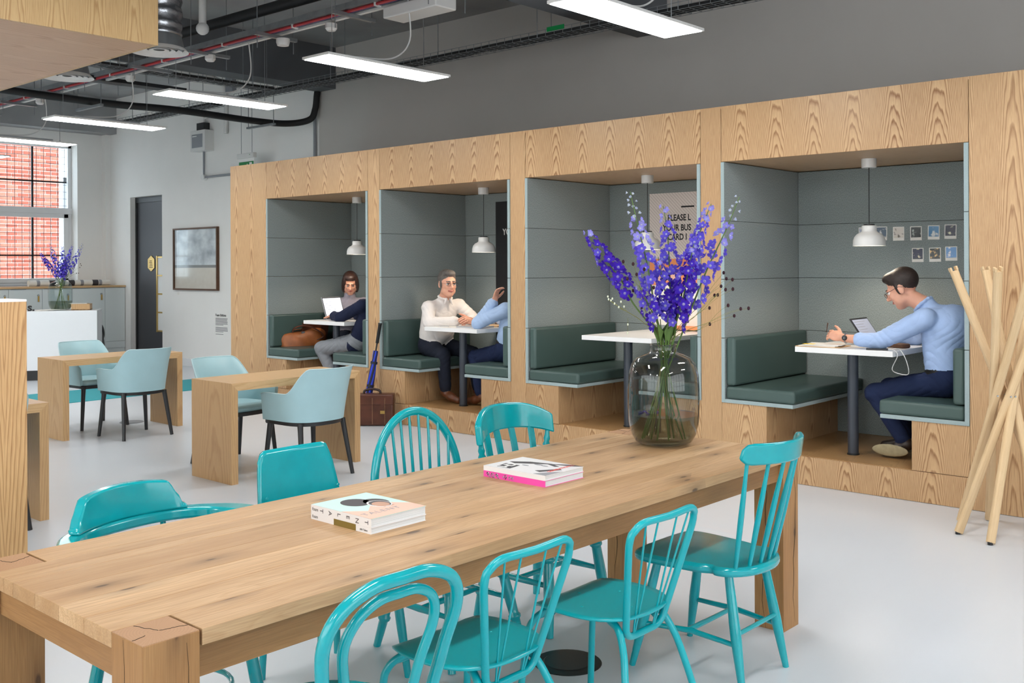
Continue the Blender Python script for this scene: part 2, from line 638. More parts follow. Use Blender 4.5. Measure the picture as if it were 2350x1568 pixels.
def petal(name, inner, outer, edge):
    t = NT(name, 0.6, 0.2)
    x, y, z = t.sep(t.coord())
    r2 = t.math('SQRT', t.math('ADD', t.math('MULTIPLY', x, x), t.math('MULTIPLY', y, y)))
    f = t.math('DIVIDE', r2, 0.02)
    n = t.rand()
    c = t.mix(t.ramp(f, [(0.14, 0.0), (0.36, 1.0)]), inner, outer)
    c = t.mix(t.ramp(f, [(0.6, 0.0), (1.0, 1.0)]), c, edge)
    c = t.mix(t.math('MULTIPLY', n, 0.25), c, lin(60, 40, 190))
    t.color(c)
    t.b.inputs['Subsurface Weight'].default_value = 0.0
    tr = t.n.new('ShaderNodeBsdfTranslucent')
    t.link(c, tr.inputs[0])
    mx = t.n.new('ShaderNodeMixShader')
    mx.inputs[0].default_value = 0.3
    t.link(t.b.outputs[0], mx.inputs[1])
    t.link(tr.outputs[0], mx.inputs[2])
    t.link(mx.outputs[0], t.n['Material Output'].inputs[0])
    return t.m


petal('petal_deep', lin(206, 196, 236), lin(70, 40, 190), lin(78, 36, 168))
petal('petal_mid', lin(222, 222, 236), lin(104, 92, 216), lin(116, 96, 214))
petal('petal_pale', lin(236, 240, 236), lin(168, 164, 236), lin(150, 144, 232))
petal('petal_bud', lin(222, 232, 208), lin(196, 206, 226), lin(170, 176, 228))
plain('leather_tan', lin(158, 92, 48), 0.45, vary=0.25, vscale=9, bump=0.25, bscale=45)
plain('leather_brown', lin(84, 46, 32), 0.35, vary=0.3, vscale=8, bump=0.15, bscale=70)
plain('leather_dark', lin(46, 28, 24), 0.4)
plain('stitch', lin(190, 150, 110), 0.7)
plain('umbrella_blue', lin(30, 60, 200), 0.5)
plain('umbrella_navy', lin(24, 26, 48), 0.5)
plain('laptop_metal', lin(190, 192, 196), 0.35, metal=0.6)
plain('laptop_dark', lin(40, 40, 44), 0.4)
plain('screen_white', lin(226, 232, 248), 0.3, emit=((0.88, 0.92, 1.0), 0.75))
plain('screen_grey', lin(150, 156, 176), 0.25, emit=((0.6, 0.64, 0.78), 0.25))
plain('paper', lin(236, 234, 228), 0.8)
plain('kraft', lin(206, 172, 132), 0.8)
plain('sticky_yellow', lin(250, 214, 40), 0.7)
plain('red_orange', lin(226, 92, 60), 0.7)
plain('porcelain', lin(240, 238, 234), 0.2)
plain('mint', lin(198, 232, 224), 0.4)
plain('salmon', lin(240, 190, 170), 0.4)
plain('khaki_print', lin(128, 108, 50), 0.4)
plain('hot_pink', lin(245, 84, 180), 0.35)
plain('cover_white', lin(238, 238, 240), 0.3)
plain('ink_dark', lin(60, 58, 62), 0.5)
plain('ink_grey', lin(150, 152, 158), 0.5)
plain('skin_print', lin(196, 150, 126), 0.5)
plain('coral_print', lin(232, 90, 80), 0.5)
plain('walnut', lin(92, 60, 38), 0.5, vary=0.2, vscale=12)
plain('orange_print', lin(238, 150, 96), 0.6)
plain('blue_print', lin(70, 150, 214), 0.6)
plain('dirty_sole', lin(170, 158, 126), 0.8, vary=0.12, vscale=30)


def page_edge():
    t = NT('page_edge', 0.7, 0.2)
    x, y, z = t.sep(t.coord())
    n = t.noise(t.comb(0.0, 0.0, t.math('MULTIPLY', z, 900.0)), 1.0, 1)
    t.color(t.mix(t.ramp(n, [(0.4, 0.0), (0.6, 1.0)]), lin(196, 204, 208), lin(240, 242, 244)))
    return t.m


page_edge()


def stripes():
    t = NT('striped_print', 0.6, 0.2)
    x, y, z = t.sep(t.coord())
    s_ = t.math('FRACT', t.math('MULTIPLY', t.math('ADD', x, z), 32.0))
    t.color(t.mix(t.math('GREATER_THAN', s_, 0.72), lin(232, 222, 216), lin(206, 194, 188)))


stripes()


def sea_print():
    """the framed photograph: cloudy sky over a pale shore"""
    t = NT('sea_print', 0.12, 0.5)
    x, y, z = t.sep(t.coord())
    n = t.noise(t.comb(t.math('MULTIPLY', x, 1.0), 0.0, t.math('MULTIPLY', z, 1.6)), 3.0, 4)
    sky = t.mix(t.ramp(n, [(0.4, 0.0), (0.68, 1.0)]), lin(238, 238, 242), lin(176, 178, 188))
    sand = t.mix(t.noise(t.coord(), 12.0, 3), lin(226, 210, 198), lin(238, 226, 216))
    c = t.mix(t.ramp(z, [(0.318, 0.0), (0.322, 1.0)]), sand, lin(150, 146, 146))
    c = t.mix(t.ramp(z, [(0.36, 0.0), (0.365, 1.0)]), c, sky)
    t.color(c)


sea_print()


def polaroid_print(name, a, b, c2, off):
    t = NT(name, 0.25, 0.4)
    x, y, z = t.sep(t.coord())
    n = t.noise(t.comb(t.math('ADD', x, off), 0.0, z), 28.0, 3)
    g = t.math('ADD', t.math('MULTIPLY', z, 14.0), t.math('MULTIPLY', n, 0.9))
    col = t.mix(t.ramp(g, [(0.25, 0.0), (0.55, 1.0)]), a, b)
    col = t.mix(t.ramp(n, [(0.55, 0.0), (0.64, 1.0)]), col, c2)
    t.color(col)


POL = [((40, 44, 60), (150, 160, 190), (220, 220, 220)), ((200, 200, 200), (70, 90, 110), (230, 230, 230)),
       ((200, 190, 170), (214, 206, 196), (90, 80, 70)), ((26, 30, 28), (40, 46, 44), (200, 210, 200)),
       ((120, 140, 150), (90, 140, 180), (220, 225, 225)), ((20, 20, 26), (40, 40, 60), (220, 220, 190)),
       ((60, 80, 40), (40, 44, 70), (230, 220, 190)), ((20, 24, 22), (70, 74, 72), (240, 200, 140)),
       ((210, 215, 220), (110, 160, 215), (240, 240, 245))]
for i_, (a_, b_, c_) in enumerate(POL):
    polaroid_print('polaroid_print_%d' % i_, lin(*a_), lin(*b_), lin(*c_), i_ * 3.7)

# people
plain('skin_a', lin(226, 168, 142), 0.5, vary=0.06, vscale=18, sub=0.08)
plain('skin_b', lin(214, 158, 132), 0.5, vary=0.06, vscale=18, sub=0.08)
plain('lips', lin(186, 104, 92), 0.45)
plain('eye_white', lin(230, 226, 222), 0.3)
plain('eye_dark', lin(52, 38, 32), 0.3)
plain('hair_dark', lin(44, 32, 27), 0.55, vary=0.3, vscale=60, bump=0.5, bscale=220)
plain('hair_auburn', lin(50, 30, 24), 0.45, vary=0.3, vscale=50, bump=0.5, bscale=160)
plain('hair_grey', lin(92, 86, 82), 0.6, vary=0.35, vscale=50, bump=0.5, bscale=220)


def cloth(name, col, rough=0.85, fold=0.35, stripe=0.0):
    t = NT(name, rough, 0.15)
    n = t.noise(t.coord(), 9.0, 2)
    t.color(t.mix(t.ramp(n, [(0.3, 0.0), (0.7, 1.0)]), tuple(c * 0.93 for c in col), col))
    w = t.noise(t.coord(), 26.0, 2)
    t.bump(w, fold, 0.012)
    return t.m


cloth('shirt_white', lin(232, 226, 222))
cloth('shirt_blue', lin(174, 199, 240))
cloth('shirt_sky', lin(172, 196, 230))
cloth('knit_grey', lin(142, 138, 150), 0.95)
cloth('jacket_navy', lin(36, 42, 66), 0.9, 0.2)
cloth('jeans_dark', lin(38, 48, 78), 0.9)
cloth('jeans_grey', lin(140, 144, 150), 0.9)
cloth('trouser_navy', lin(38, 42, 54), 0.9)
plain('belt_black', lin(24, 22, 22), 0.4)
plain('sock_black', lin(20, 20, 22), 0.9)
plain('shoe_tan', lin(104, 60, 36), 0.35, vary=0.2, vscale=25)
plain('shoe_dark', lin(52, 40, 34), 0.4)

# ------------------------------------------------------------------ the room
WY = 8.38          # wall behind the booths
CZ = 4.40          # ceiling
XW = -16.90        # window wall
struct(MB().box(XW - 0.4, 6.2, -6.2, WY + 0.3, -0.1, 0).build('floor', 'epoxy_floor'))
struct(MB().box(XW - 0.4, 6.2, -6.2, WY + 0.3, CZ, CZ + 0.2).build('ceiling', 'soffit_grey'))
# back wall with the door opening
DX0, DX1, DZ = -16.09, -15.06, 2.70
w = MB()
w.box(XW - 0.4, DX0, WY, WY + 0.3, 0, CZ)
w.box(DX1, -10.98, WY, WY + 0.3, 0, CZ)
w.box(DX0, DX1, WY, WY + 0.3, DZ, CZ)
struct(w.build('wall_back', 'plaster'))
struct(MB().box(-10.98, 6.2, WY, WY + 0.3, 0, CZ).build('wall_back_shaded', 'plaster_shaded'))  # same wall past the conduit; its shade is painted as darker plaster
DY = WY + 0.107
d = MB().box(DX0, DX1, DY, DY + 0.05, 0, DZ).build('door_1', 'door_grey')
struct(d)
MB().box(DX0, DX1, DY - 0.02, DY, DZ - 0.09, DZ).build('door_frame', 'black_metal', d)
MB().box(DX0, DX0 + 0.04, DY - 0.02, DY, 0, DZ - 0.09).build('door_frame', 'black_metal', d)
MB().box(-15.385, -15.12, DY - 0.004, DY, 0.50, 1.70).build('vision_panel', 'white_print', d)
m = MB()
for z in (0.50, 0.80, 1.10, 1.40, 1.70):
    m.box(-15.40, -15.10, DY - 0.012, DY - 0.003, z - 0.012, z + 0.012)
m.box(-15.415, -15.385, DY - 0.018, DY, 0.48, 1.72).box(-15.12, -15.09, DY - 0.018, DY, 0.48, 1.72)
m.build('vision_panel_frame', 'brass', d)
plq = [(0.105 * x, 0.13 * y) for x, y in ((0, -1), (1, -0.55), (1, 0.55), (0, 1), (-1, 0.55), (-1, -0.55))]
MB().prism(plq, 0, 0.012, frame((-15.588, DY, 1.597), (1, 0, 0), (0, 0, 1), (0, -1, 0))).build('door_plaque', 'brass', d)
m = MB()
for q in range(5):
    m.box(-15.64 + 0.008 * (q % 3), -15.54 - 0.006 * q, DY - 0.016, DY - 0.012, 1.53 + q * 0.026, 1.541 + q * 0.026)
m.build('plaque_print', 'walnut', d)
struct(MB().box(DX1, -10.4, WY - 0.018, WY, 0, 0.12).build('baseboard_back', 'frame_white', bevel=0.004))

# window wall
WIN_Y0, WIN_Y1, WIN_Z0, WIN_Z1 = 6.50, 7.865, 1.24, 3.62
w = MB()
w.box(XW - 0.4, XW, -6.2, WIN_Y0, 0, CZ)
w.box(XW - 0.4, XW, WIN_Y1, WY, 0, CZ)
w.box(XW - 0.4, XW, WIN_Y0, WIN_Y1, 0, WIN_Z0)
w.box(XW - 0.4, XW, WIN_Y0, WIN_Y1, WIN_Z1, CZ)
struct(w.build('wall_window', 'plaster'))
struct(MB().box(XW, XW + 0.14, WY - 0.09, WY, 0, CZ).build('trim_corner_box', 'plaster'))
struct(MB().box(XW, XW + 0.35, -6.2, WY, 3.80, CZ).build('trim_window_downstand', 'soffit_grey'))
win = thing('window_1', None, None, (XW - 0.25, 0, 0), kind='structure')


def bar(mb, y0, y1, z0, z1, x0=-0.03, x1=0.03):
    mb.box(x0, x1, y0, y1, z0, z1)


m = MB()
bar(m, WIN_Y0, WIN_Y1, WIN_Z1 - 0.07, WIN_Z1); bar(m, WIN_Y0, WIN_Y1, WIN_Z0, WIN_Z0 + 0.05)
bar(m, WIN_Y0, WIN_Y0 + 0.06, WIN_Z0, WIN_Z1); bar(m, WIN_Y1 - 0.06, WIN_Y1, WIN_Z0, WIN_Z1)
bar(m, WIN_Y0, WIN_Y1, 2.44, 2.54, -0.04, 0.05)
m.build('window_frame', 'frame_white', win, bevel=0.006)
m = MB()
y0, y1, z0, z1 = WIN_Y0 + 0.06, WIN_Y1 - 0.06, WIN_Z0 + 0.05, 2.44
bar(m, y0, y1, z1 - 0.07, z1, 0, 0.045); bar(m, y0, y1, z0, z0 + 0.07, 0, 0.045)
bar(m, y0, y0 + 0.08, z0, z1, 0, 0.045); bar(m, y1 - 0.08, y1, z0, z1, 0, 0.045)
m.build('casement', 'frame_white', win, bevel=0.006)
m = MB().box(0.045, 0.07, y0 + 0.02, y0 + 0.05, 1.78, 1.81).box(0.05, 0.07, y0 + 0.025, y0 + 0.045, 1.62, 1.80)
m.build('window_handle', 'black_metal', win)
m = MB()
bar(m, 7.225, 7.255, WIN_Z0, WIN_Z1, -0.06, -0.03)
for z in (2.98, 1.74):
    bar(m, WIN_Y0, WIN_Y1, z - 0.012, z + 0.012, -0.06, -0.03)
m.build('glazing_bar', 'black_metal', win)
m = MB()
y = WIN_Y0 + 0.02
while y < WIN_Y1:
    m.tube([(-0.13, y, WIN_Z0), (-0.13, y, WIN_Z1)], 0.004, 4, cap=False); y += 0.118
z = WIN_Z0 + 0.05
while z < WIN_Z1:
    m.tube([(-0.13, WIN_Y0, z), (-0.13, WIN_Y1, z)], 0.004, 4, cap=False); z += 0.118
m.build('wire_grille', 'black_metal', win)
MB().box(-0.012, -0.008, WIN_Y0 + 0.05, WIN_Y1 - 0.05, 2.53, WIN_Z1 - 0.06).build('pane', 'pane_glass', win)
MB().box(0.012, 0.016, WIN_Y0 + 0.1, WIN_Y1 - 0.1, WIN_Z0 + 0.1, 2.4).build('pane', 'pane_glass', win)
struct(MB().box(XW - 0.22, XW + 0.04, WIN_Y0, WIN_Y1, WIN_Z0 - 0.03, WIN_Z0).build('window_sill', 'frame_white'))

# brick house across the yard
BX = -21.0
house = thing('brick_house', 'red brick house seen through the wire grille of the window', 'building', (BX, 0, 0))
MB().box(-0.4, -0.012, 6.6, 11.5, -0.5, 5.6).build('mortar_wall', 'mortar', house)
BW, BH, J = 0.225, 0.078, 0.016
meshes = [MB().box(-0.03, 0.0, 0, BW - J, 0, BH - J).mesh('brick', [k]) for k in ('brick_red', 'brick_rose')]
halfm = [MB().box(-0.03, 0.0, 0, BW / 2 - J, 0, BH - J).mesh('brick', [k]) for k in ('brick_red', 'brick_rose')]
nb = 0
row = 0
z = 1.02
rest = MB()
while z < 4.3:
    y = 7.55 + (BW * 0.5 if row % 2 else 0)
    while y < 9.36:
        # keep the bricks the window can show as pieces of their own
        if nb < 300 and y > 7.75 and z < 3.95:
            o = link('brick', random.choice(meshes), house)
            o.location = (0, y, z)
            nb += 1
        else:
            rest.box(-0.03, 0.0, y, y + BW - J, z, z + BH - J)
        y += BW
    z += BH
    row += 1
rest.build('brickwork', 'brick_red', house)['kind'] = 'stuff'
MB().box(-0.1, 0.03, 9.38, 11.5, -0.4, 5.5).build('stone_quoin', 'stone_white', house)
f = MB().box(0.03, 0.05, 9.46, 10.3, 2.5, 3.4).build('window', 'ink_grey', house)
MB().box(0.05, 0.06, 9.46, 10.3, 3.3, 3.4).build('window_head', 'black_metal', f)
struct(MB().box(-40, XW - 0.4, -20, 30, -0.6, -0.5).build('ground', 'stone_white'))

# downstand beams and the closed end behind the camera
struct(MB().box(-10.97, -10.62, -6.2, WY, 3.86, CZ).build('beam_1', 'soffit_dark'))
struct(MB().box(-5.84, -5.49, -6.2, WY, 3.80, CZ).build('beam_2', 'soffit_dark'))
for nm, (x0, x1, y0, y1) in dict(wall_street=(XW - 0.4, 6.2, -6.2, -6.0), wall_side=(6.0, 6.2, -6.2, WY)).items():
    struct(MB().box(x0, x1, y0, y1, 0, CZ).build(nm, 'plaster'))
m = MB()
for k in range(9):
    x = -11.5 + k * 1.625
    m.box(x - 0.12, x + 0.12, -5.7, -5.62, 0.4, 4.2)
    for j in (0.4, 0.8):
        m.box(x + j - 0.02, x + j + 0.02, -5.68, -5.64, 0.5, 4.1)
for z in (0.5, 1.3, 2.1, 2.9, 3.5, 4.1):
    m.box(-11.5, 1.5, -5.68, -5.64, z - 0.025, z + 0.025)
struct(m.build('window_2', 'frame_white'))
m = MB()
for k in range(8):
    y = -4.0 + k * 1.4286
    m.box(5.72, 5.8, y - 0.09, y + 0.09, 0.4, 4.2)
for z in (0.5, 1.3, 2.1, 2.9, 3.5, 4.1):
    m.box(5.74, 5.78, -4, 6, z - 0.025, z + 0.025)
struct(m.build('window_3', 'frame_white'))
tag(MB().box(-12.55, -11.43, 0.6, 7.9, 0.0, 0.006).build('carpet_strip', 'teal_carpet'),
    'turquoise carpet strip on the pale floor behind the wooden desks', 'carpet')

# ------------------------------------------------------------------ the wooden booth block
BY = 6.614
TOP, OPEN, SLAB, PL = 2.70, 2.29, 0.52, 0.20
BAYS = [(-9.620, -7.880), (-7.700, -5.963), (-5.785, -4.044), (-3.868, -2.120)]
XL, XR = -10.34, -0.95
BACK = 7.82
fac = thing('booth_facade', 'long ash veneered booth front with four square openings', 'booth front', (XL, BY, 0))
T = 0.02
G = 0.002


def fpanel(name, x0, x1, z0, z1, mat):
    return MB().box(x0 + G - XL, x1 - G - XL, 0, T, z0 + G, z1 - G).build(name, mat, fac, bevel=0.001)


edges = [(XL, BAYS[0][0])] + [(BAYS[i][1], BAYS[i + 1][0]) for i in range(3)] + [(BAYS[3][1], BAYS[3][1] + 0.62), (BAYS[3][1] + 0.62, XR)]
for a, b in edges:
    fpanel('pillar_panel', a, b, 0, TOP, 'ash_pillar')
for a, b in BAYS:
    fpanel('header_panel', a, b, OPEN, TOP, 'ash_upright')
    fpanel('plinth_panel', a, b, 0, PL, 'ash_upright')
MB().box(0.0, 0.02, T, WY - BY, 0, TOP).build('end_panel', 'ash_pillar', fac)
MB().box(0.0, XR - XL, 0.001, WY - BY, TOP - 0.02, TOP - 0.001).build('roof_panel', 'ash_soffit', fac)
MB().box(XR - XL - 0.02, XR - XL, T, WY - BY, 0, TOP).build('end_panel', 'ash_pillar', fac)

bay_words = ['booth that the two women share', 'booth of the white shirted man', 'empty booth behind the flowers', 'booth with the instant photographs']
bay_short = ['beside the brown leather bag', 'under the man in the white shirt', 'facing the striped poster', 'facing the man in the blue shirt']
SEAMS = [PL, 0.994, 1.425, 1.857, OPEN]
FT = 0.028
for bi, (a, b) in enumerate(BAYS):
    bay = thing('booth_lining', 'grey felt lined walls and wooden floor of the ' + bay_words[bi], 'booth', (a, BY, 0))
    W = b - a
    D = BACK - BY
    for z0, z1 in zip(SEAMS, SEAMS[1:]):
        zz0 = max(z0, SLAB) if z0 == PL else z0
        for s in (0, 1):
            xo = 0 if s == 0 else W - FT
            MB().box(xo, xo + FT, -0.004, D - FT, zz0 + 0.0015, z1 - 0.0015).build('side_panel', 'felt', bay, bevel=0.002)
        MB().box(FT, W - FT, D - FT, D, z0 + 0.0015, z1 - 0.0015).build('back_panel', 'felt', bay, bevel=0.002)
    # pale front lips of the felt sides
    for s in (0, 1):
        xo = 0 if s == 0 else W - FT
        for z0, z1 in zip(SEAMS, SEAMS[1:]):
            zz0 = SLAB if z0 == PL else z0
            MB().box(xo + 0.001, xo + FT - 0.001, -0.008, -0.003, zz0 + 0.003, z1 - 0.003).build('felt_lip', 'felt_edge', bay)
    MB().box(0, W, T, D, OPEN + 0.004, OPEN + 0.03).build('ceiling_panel', 'ash_soffit', bay)
    MB().box(0, W, T, D, PL - 0.02, PL).build('platform', 'ash_floor', bay)
    for s in (0, 1):
        sx = 1 if s == 0 else -1
        ox = 0 if s == 0 else W
        side = 'first' if s == 0 else 'second'
        lab = [['dark green bench holding the brown leather bag', 'dark green bench under the person in the navy jacket'],
               ['dark green bench under the man in the white shirt', 'dark green bench with the person facing the man in white'],
               ['empty dark green bench facing the striped poster booth table, fully in view', 'empty green bench mostly hidden behind the flower vase'],
               ['empty green bench opposite the man with the laptop', 'dark green bench under the man in the blue shirt']][bi][s]
        be = thing('booth_bench', lab, 'bench', (a + ox, BY, 0), group='green booth benches')
        X = lambda q: sx * q
        MB().box(X(0.0), X(0.359), 0.0, T, PL + 0.002, SLAB).build('base_front', 'ash_upright', be)
        MB().box(X(0.339), X(0.359), T, D - FT, PL, SLAB).build('base_side', 'ash_pillar', be)
        MB().box(X(0.0), X(0.565), -0.006, D - FT, SLAB, SLAB + 0.026).build('seat_slab', 'felt_edge', be, bevel=0.003)

        def cushion(x0, x1, y0, y1, z0, z1, r, name):
            mb = MB().box(X(x0), X(x1), y0, y1, z0, z1)
            o = mb.build(name, 'green_hide', be, smooth=50)
            md = o.modifiers.new('bevel', 'BEVEL'); md.width = r; md.segments = 4
            return o
        cushion(0.032, 0.575, -0.004, D - FT - 0.005, SLAB + 0.027, 0.64, 0.022, 'seat_cushion')
        cushion(0.032, 0.105, 0.002, D - FT - 0.005, 0.645, 1.0, 0.02, 'back_cushion')

# booth tables and pendant lamps
for bi, (a, b) in enumerate(BAYS):
    cx = (a + b) / 2
    tb = thing('booth_table', ['white table under the open white-screened laptop', 'white table under the cup and saucer',
                               'bare white booth table beside the striped poster', 'white table under the paperwork and cable'][bi], 'table', (cx, 6.90, PL), group='white booth tables')
    MB().box(-0.35, 0.35, -0.175, BACK - FT - 6.90 - 0.004, 0.712, 0.75).build('table_top', 'white_top', tb, bevel=0.002)
    MB().lathe([(0, 0.006), (0.037, 0.006), (0.037, 0.71), (0, 0.71)], 24).build('pole', 'grey_post', tb, smooth=40)
    MB().lathe([(0, 0), (0.042, 0), (0.042, 0.008), (0.037, 0.012), (0, 0.012)], 24).build('foot_ring', 'black_metal', tb, smooth=30)

sh_prof = [(0.03, 0.147), (0.047, 0.147), (0.052, 0.142), (0.052, 0.108), (0.06, 0.098), (0.085, 0.086), (0.103, 0.066), (0.112, 0.04), (0.1145, 0.0),
           (0.1115, 0.0), (0.109, 0.04), (0.1, 0.064), (0.083, 0.082), (0.05, 0.096), (0.03, 0.1)]
for bi, (a, b) in enumerate(BAYS):
    cx = (a + b) / 2
    pl = thing('pendant_lamp', 'white pendant lamp with black cord in the ' + bay_words[bi], 'lamp', (cx, 7.19, OPEN), group='white booth pendants')
    zb = -0.625
    MB().lathe([(0, 0.004), (0.052, 0.004), (0.052, -0.062), (0, -0.062)], 28).build('canopy', 'white_enamel', pl, smooth=30, bevel=0.002)
    MB().tube([(0, 0, -0.06), (0, 0, zb + 0.155)], 0.0035, 6).build('cord', 'black_plastic', pl)
    MB().lathe([(r, z + zb) for r, z in sh_prof], 36).build('shade', 'white_enamel', pl, smooth=40)
    MB().lathe([(0, zb + 0.147), (0.038, zb + 0.147), (0.038, zb + 0.157), (0, zb + 0.157)], 20).build('cap', 'black_plastic', pl)
    MB().ell((0, 0, zb + 0.045), (0.032, 0.032, 0.036), 14, 10).build('bulb', 'bulb', pl, smooth=60)
    L = bpy.data.lights.new('pendant_light', 'SPOT')
    L.energy = 10; L.color = (1.0, 0.84, 0.66); L.spot_size = R(150); L.spot_blend = 0.4; L.shadow_soft_size = 0.05
    lo = link('pendant_light', L, pl)
    lo.location = (0, 0, zb + 0.004)

# ------------------------------------------------------------------ ceiling lights and services
lx = [(-3.565, 5.04), (-5.86, 5.04), (-8.005, 5.04), (-10.17, 5.04), (-12.25, 5.04), (-14.2, 5.04)]
lx += [(-1.3, 5.04), (1.0, 5.04), (-3.565, 1.7), (-1.3, 1.7), (-5.86, 1.7), (1.0, 1.7), (-8.005, 1.7), (-10.17, 1.7), (-12.25, 1.7), (-3.565, -1.7), (-1.3, -1.7), (-5.86, -1.7)]  # unseen rows; the three farthest left were added to light that side
for k, (x, y) in enumerate(lx):
    lp = thing('linear_light', ['white linear ceiling light hung above the turquoise chairs', 'white linear light hung over the black cable basket run',
                                'white linear light hung before the wall mounted grey box', 'white linear light hung over the wooden desks',
                                'white linear light hung before the barred window', 'small distant white linear light by the window head'][k] if k < 6 else 'white linear light hung over the unseen part of the room',
               'ceiling light', (x, y, 3.02), group='hanging linear lights')
    MB().box(-0.15, 0.15, -0.6, 0.6, 0.0, 0.018).build('body', 'white_enamel', lp)
    MB().box(-0.14, 0.14, -0.585, 0.585, -0.003, 0.0005).build('diffuser', 'led_panel', lp)
    MB().box(-0.04, 0.04, -0.35, 0.35, 0.018, 0.05).build('driver_box', 'aluminium', lp)
    for sy in (-0.45, 0.45):
        MB().tube([(0, sy, 0.018), (0, sy, CZ - 3.02)], 0.0025, 5).build('hanger_wire', 'steel', lp)
        MB().lathe([(0, 0.018), (0.012, 0.018), (0.006, 0.045), (0, 0.05)], 8, c=(0, sy, 0)).build('wire_clip', 'steel', lp)
    MB().tube(bez([(0.02, -0.25, 0.05), (0.03, 0.1, 0.09), (0.05, 0.26, 0.25), (0.03, 0.26, 0.56)], 8), 0.006, 6).build('power_cord', 'white_plastic', lp)

tr = thing('cable_ladder', 'galvanised cable tray with red and purple cables under the ceiling', 'cable tray', (-9.0, 5.3, 3.6))
m = MB()
m.box(-9.0 + 1.2, 4.2, -0.11, -0.10, 0.0, 0.05).box(-7.8, 4.2, 0.10, 0.11, 0.0, 0.05).box(-7.8, 4.2, -0.1, 0.1, 0.0, 0.006)
m.build('tray', 'galvanised', tr)
MB().tube([(-7.8, -0.075, -0.012), (4.2, -0.075, -0.012)], 0.013, 8).build('red_conduit', 'red_cable', tr)
MB().tube([(-7.8, -0.045, -0.01), (4.2, -0.045, -0.01)], 0.010, 8).build('purple_conduit', 'purple_cable', tr)
MB().box(-7.8, 4.2, 0.02, 0.055, -0.02, -0.002).build('white_trunking', 'white_plastic', tr)
for k in range(11):
    x = -7.2 + k * 1.08
    MB().box(x - 0.02, x + 0.02, -0.22, 0.22, -0.05, -0.02).build('bracket', 'galvanised', tr)
    for sy in (-0.19, 0.19):
        MB().tube([(x, sy, -0.16), (x, sy, CZ - 3.6)], 0.004, 5).build('hanger_rod', 'galvanised', tr)
    MB().box(x + 0.36, x + 0.375, -0.095, -0.03, -0.03, 0.006).build('cable_tie', 'white_plastic', tr)
for x in (-4.9, -3.4, -1.2, 0.35, 2.2):
    r_ = MB().lathe([(0, -0.1), (0.035, -0.1), (0.05, -0.08), (0.05, -0.04), (0, -0.04)], 12, c=(x, 0.02, 0)).build('ceiling_rose', 'white_plastic', tr, smooth=30)
MB().box(2.9, 3.5, -0.02, 0.2, -0.12, -0.03).build('junction_box', 'white_plastic', tr, bevel=0.01)


def basket(name, label, a, b, loc, along):
    th = thing(name, label, 'cable tray', loc)
    m = MB()
    L = b - a
    P = (lambda t, s, z: (t, s, z)) if along == 'x' else (lambda t, s, z: (s, t, z))
    for s, z in ((-0.1, 0.06), (-0.1, 0.03), (-0.1, 0.0), (-0.05, 0.0), (0.0, 0.0), (0.05, 0.0), (0.1, 0.0), (0.1, 0.03), (0.1, 0.06)):
        m.tube([P(a, s, z), P(b, s, z)], 0.003, 4, cap=False)
    n = int(L / 0.1)
    for k in range(n + 1):
        t = a + L * k / n
        m.tube([P(t, -0.1, 0.06), P(t, -0.1, 0), P(t, 0.1, 0), P(t, 0.1, 0.06)], 0.003, 4, cap=False)
    m.build('wire_basket', 'galvanised', th)
    for k in range(5):
        s = -0.07 + k * 0.034
        pts = [P(a + L * q / 14, s + 0.012 * math.sin(q * 1.7 + k), 0.022 + 0.006 * math.sin(q * 2.3 + k * 2)) for q in range(15)]
        MB().tube(pts, 0.017, 7).build('cable', 'black_hose', th, smooth=60)
    k = 0
    while a + 0.4 + k * 1.5 < b:
        t = a + 0.4 + k * 1.5
        for s in (-0.1, 0.1):
            MB().tube([P(t, s, 0.0), P(t, s, CZ - loc[2])], 0.004, 5).build('hanger_rod', 'galvanised', th)
        k += 1
    return th


bk = basket('cable_basket', 'long wire cable basket with black cables along the shaded wall', 0, 7.2, (-10.9, 7.13, 3.6), 'x')
MB().box(5.02, 5.22, -0.108, -0.104, 0.035, 0.075).build('green_tag', 'green_sign', bk)
basket('cable_basket', 'short wire cable basket ending above the grey wall box', 0, 2.4, (-13.9, 7.17, 3.6), 'x')
basket('cable_basket', 'wire cable basket crossing under the dark beam towards the wall', 0, 2.2, (-10.1, 4.8, 3.6), 'y')
o = MB().tube(bez([(-11.45, 3.2, 3.52), (-11.36, 4.45, 3.45), (-11.28, 5.6, 3.42), (-11.15, 6.4, 3.42), (-11.2, 7.5, 3.41), (-11.15, 8.0, 3.42), (-11.0, 8.24, 3.48), (-10.97, 8.31, 3.62), (-10.96, 8.33, 3.80), (-10.96, 8.34, 3.86)], 10), 0.042, 14).build('black_hose', 'black_hose', smooth=60)
tag(o, 'thick black insulated hose bending up the white wall', 'pipe')
o = MB().tube([(-13.0, 5.28, 3.86), (-4.6, 5.28, 3.80)], 0.05, 14).build('black_pipe', 'black_hose', smooth=60)
tag(o, 'straight black pipe above the red cable tray', 'pipe')
o = MB().box(-10.93, -10.75, 3.0, 6.3, 3.58, 3.62).build('black_trunking', 'black_metal')
tag(o, 'flat black trunking beneath the dark beam', 'trunking')
hb = thing('hose_support', 'thin strut on two rods carrying the black hose', 'bracket', (-11.2, 7.62, 3.34))
MB().box(-0.3, 0.3, -0.02, 0.02, 0.0, 0.025).build('strut', 'galvanised', hb)
for sx in (-0.28, 0.28):
    MB().tube([(sx, 0, 0), (sx, 0, CZ - 3.34)], 0.005, 5).build('rod', 'galvanised', hb)
hb2 = thing('hose_support', 'thin strut on two rods under the hose, before the window', 'bracket', (-11.3, 5.4, 3.34))
MB().box(-0.3, 0.3, -0.02, 0.02, 0.0, 0.025).build('strut', 'galvanised', hb2)
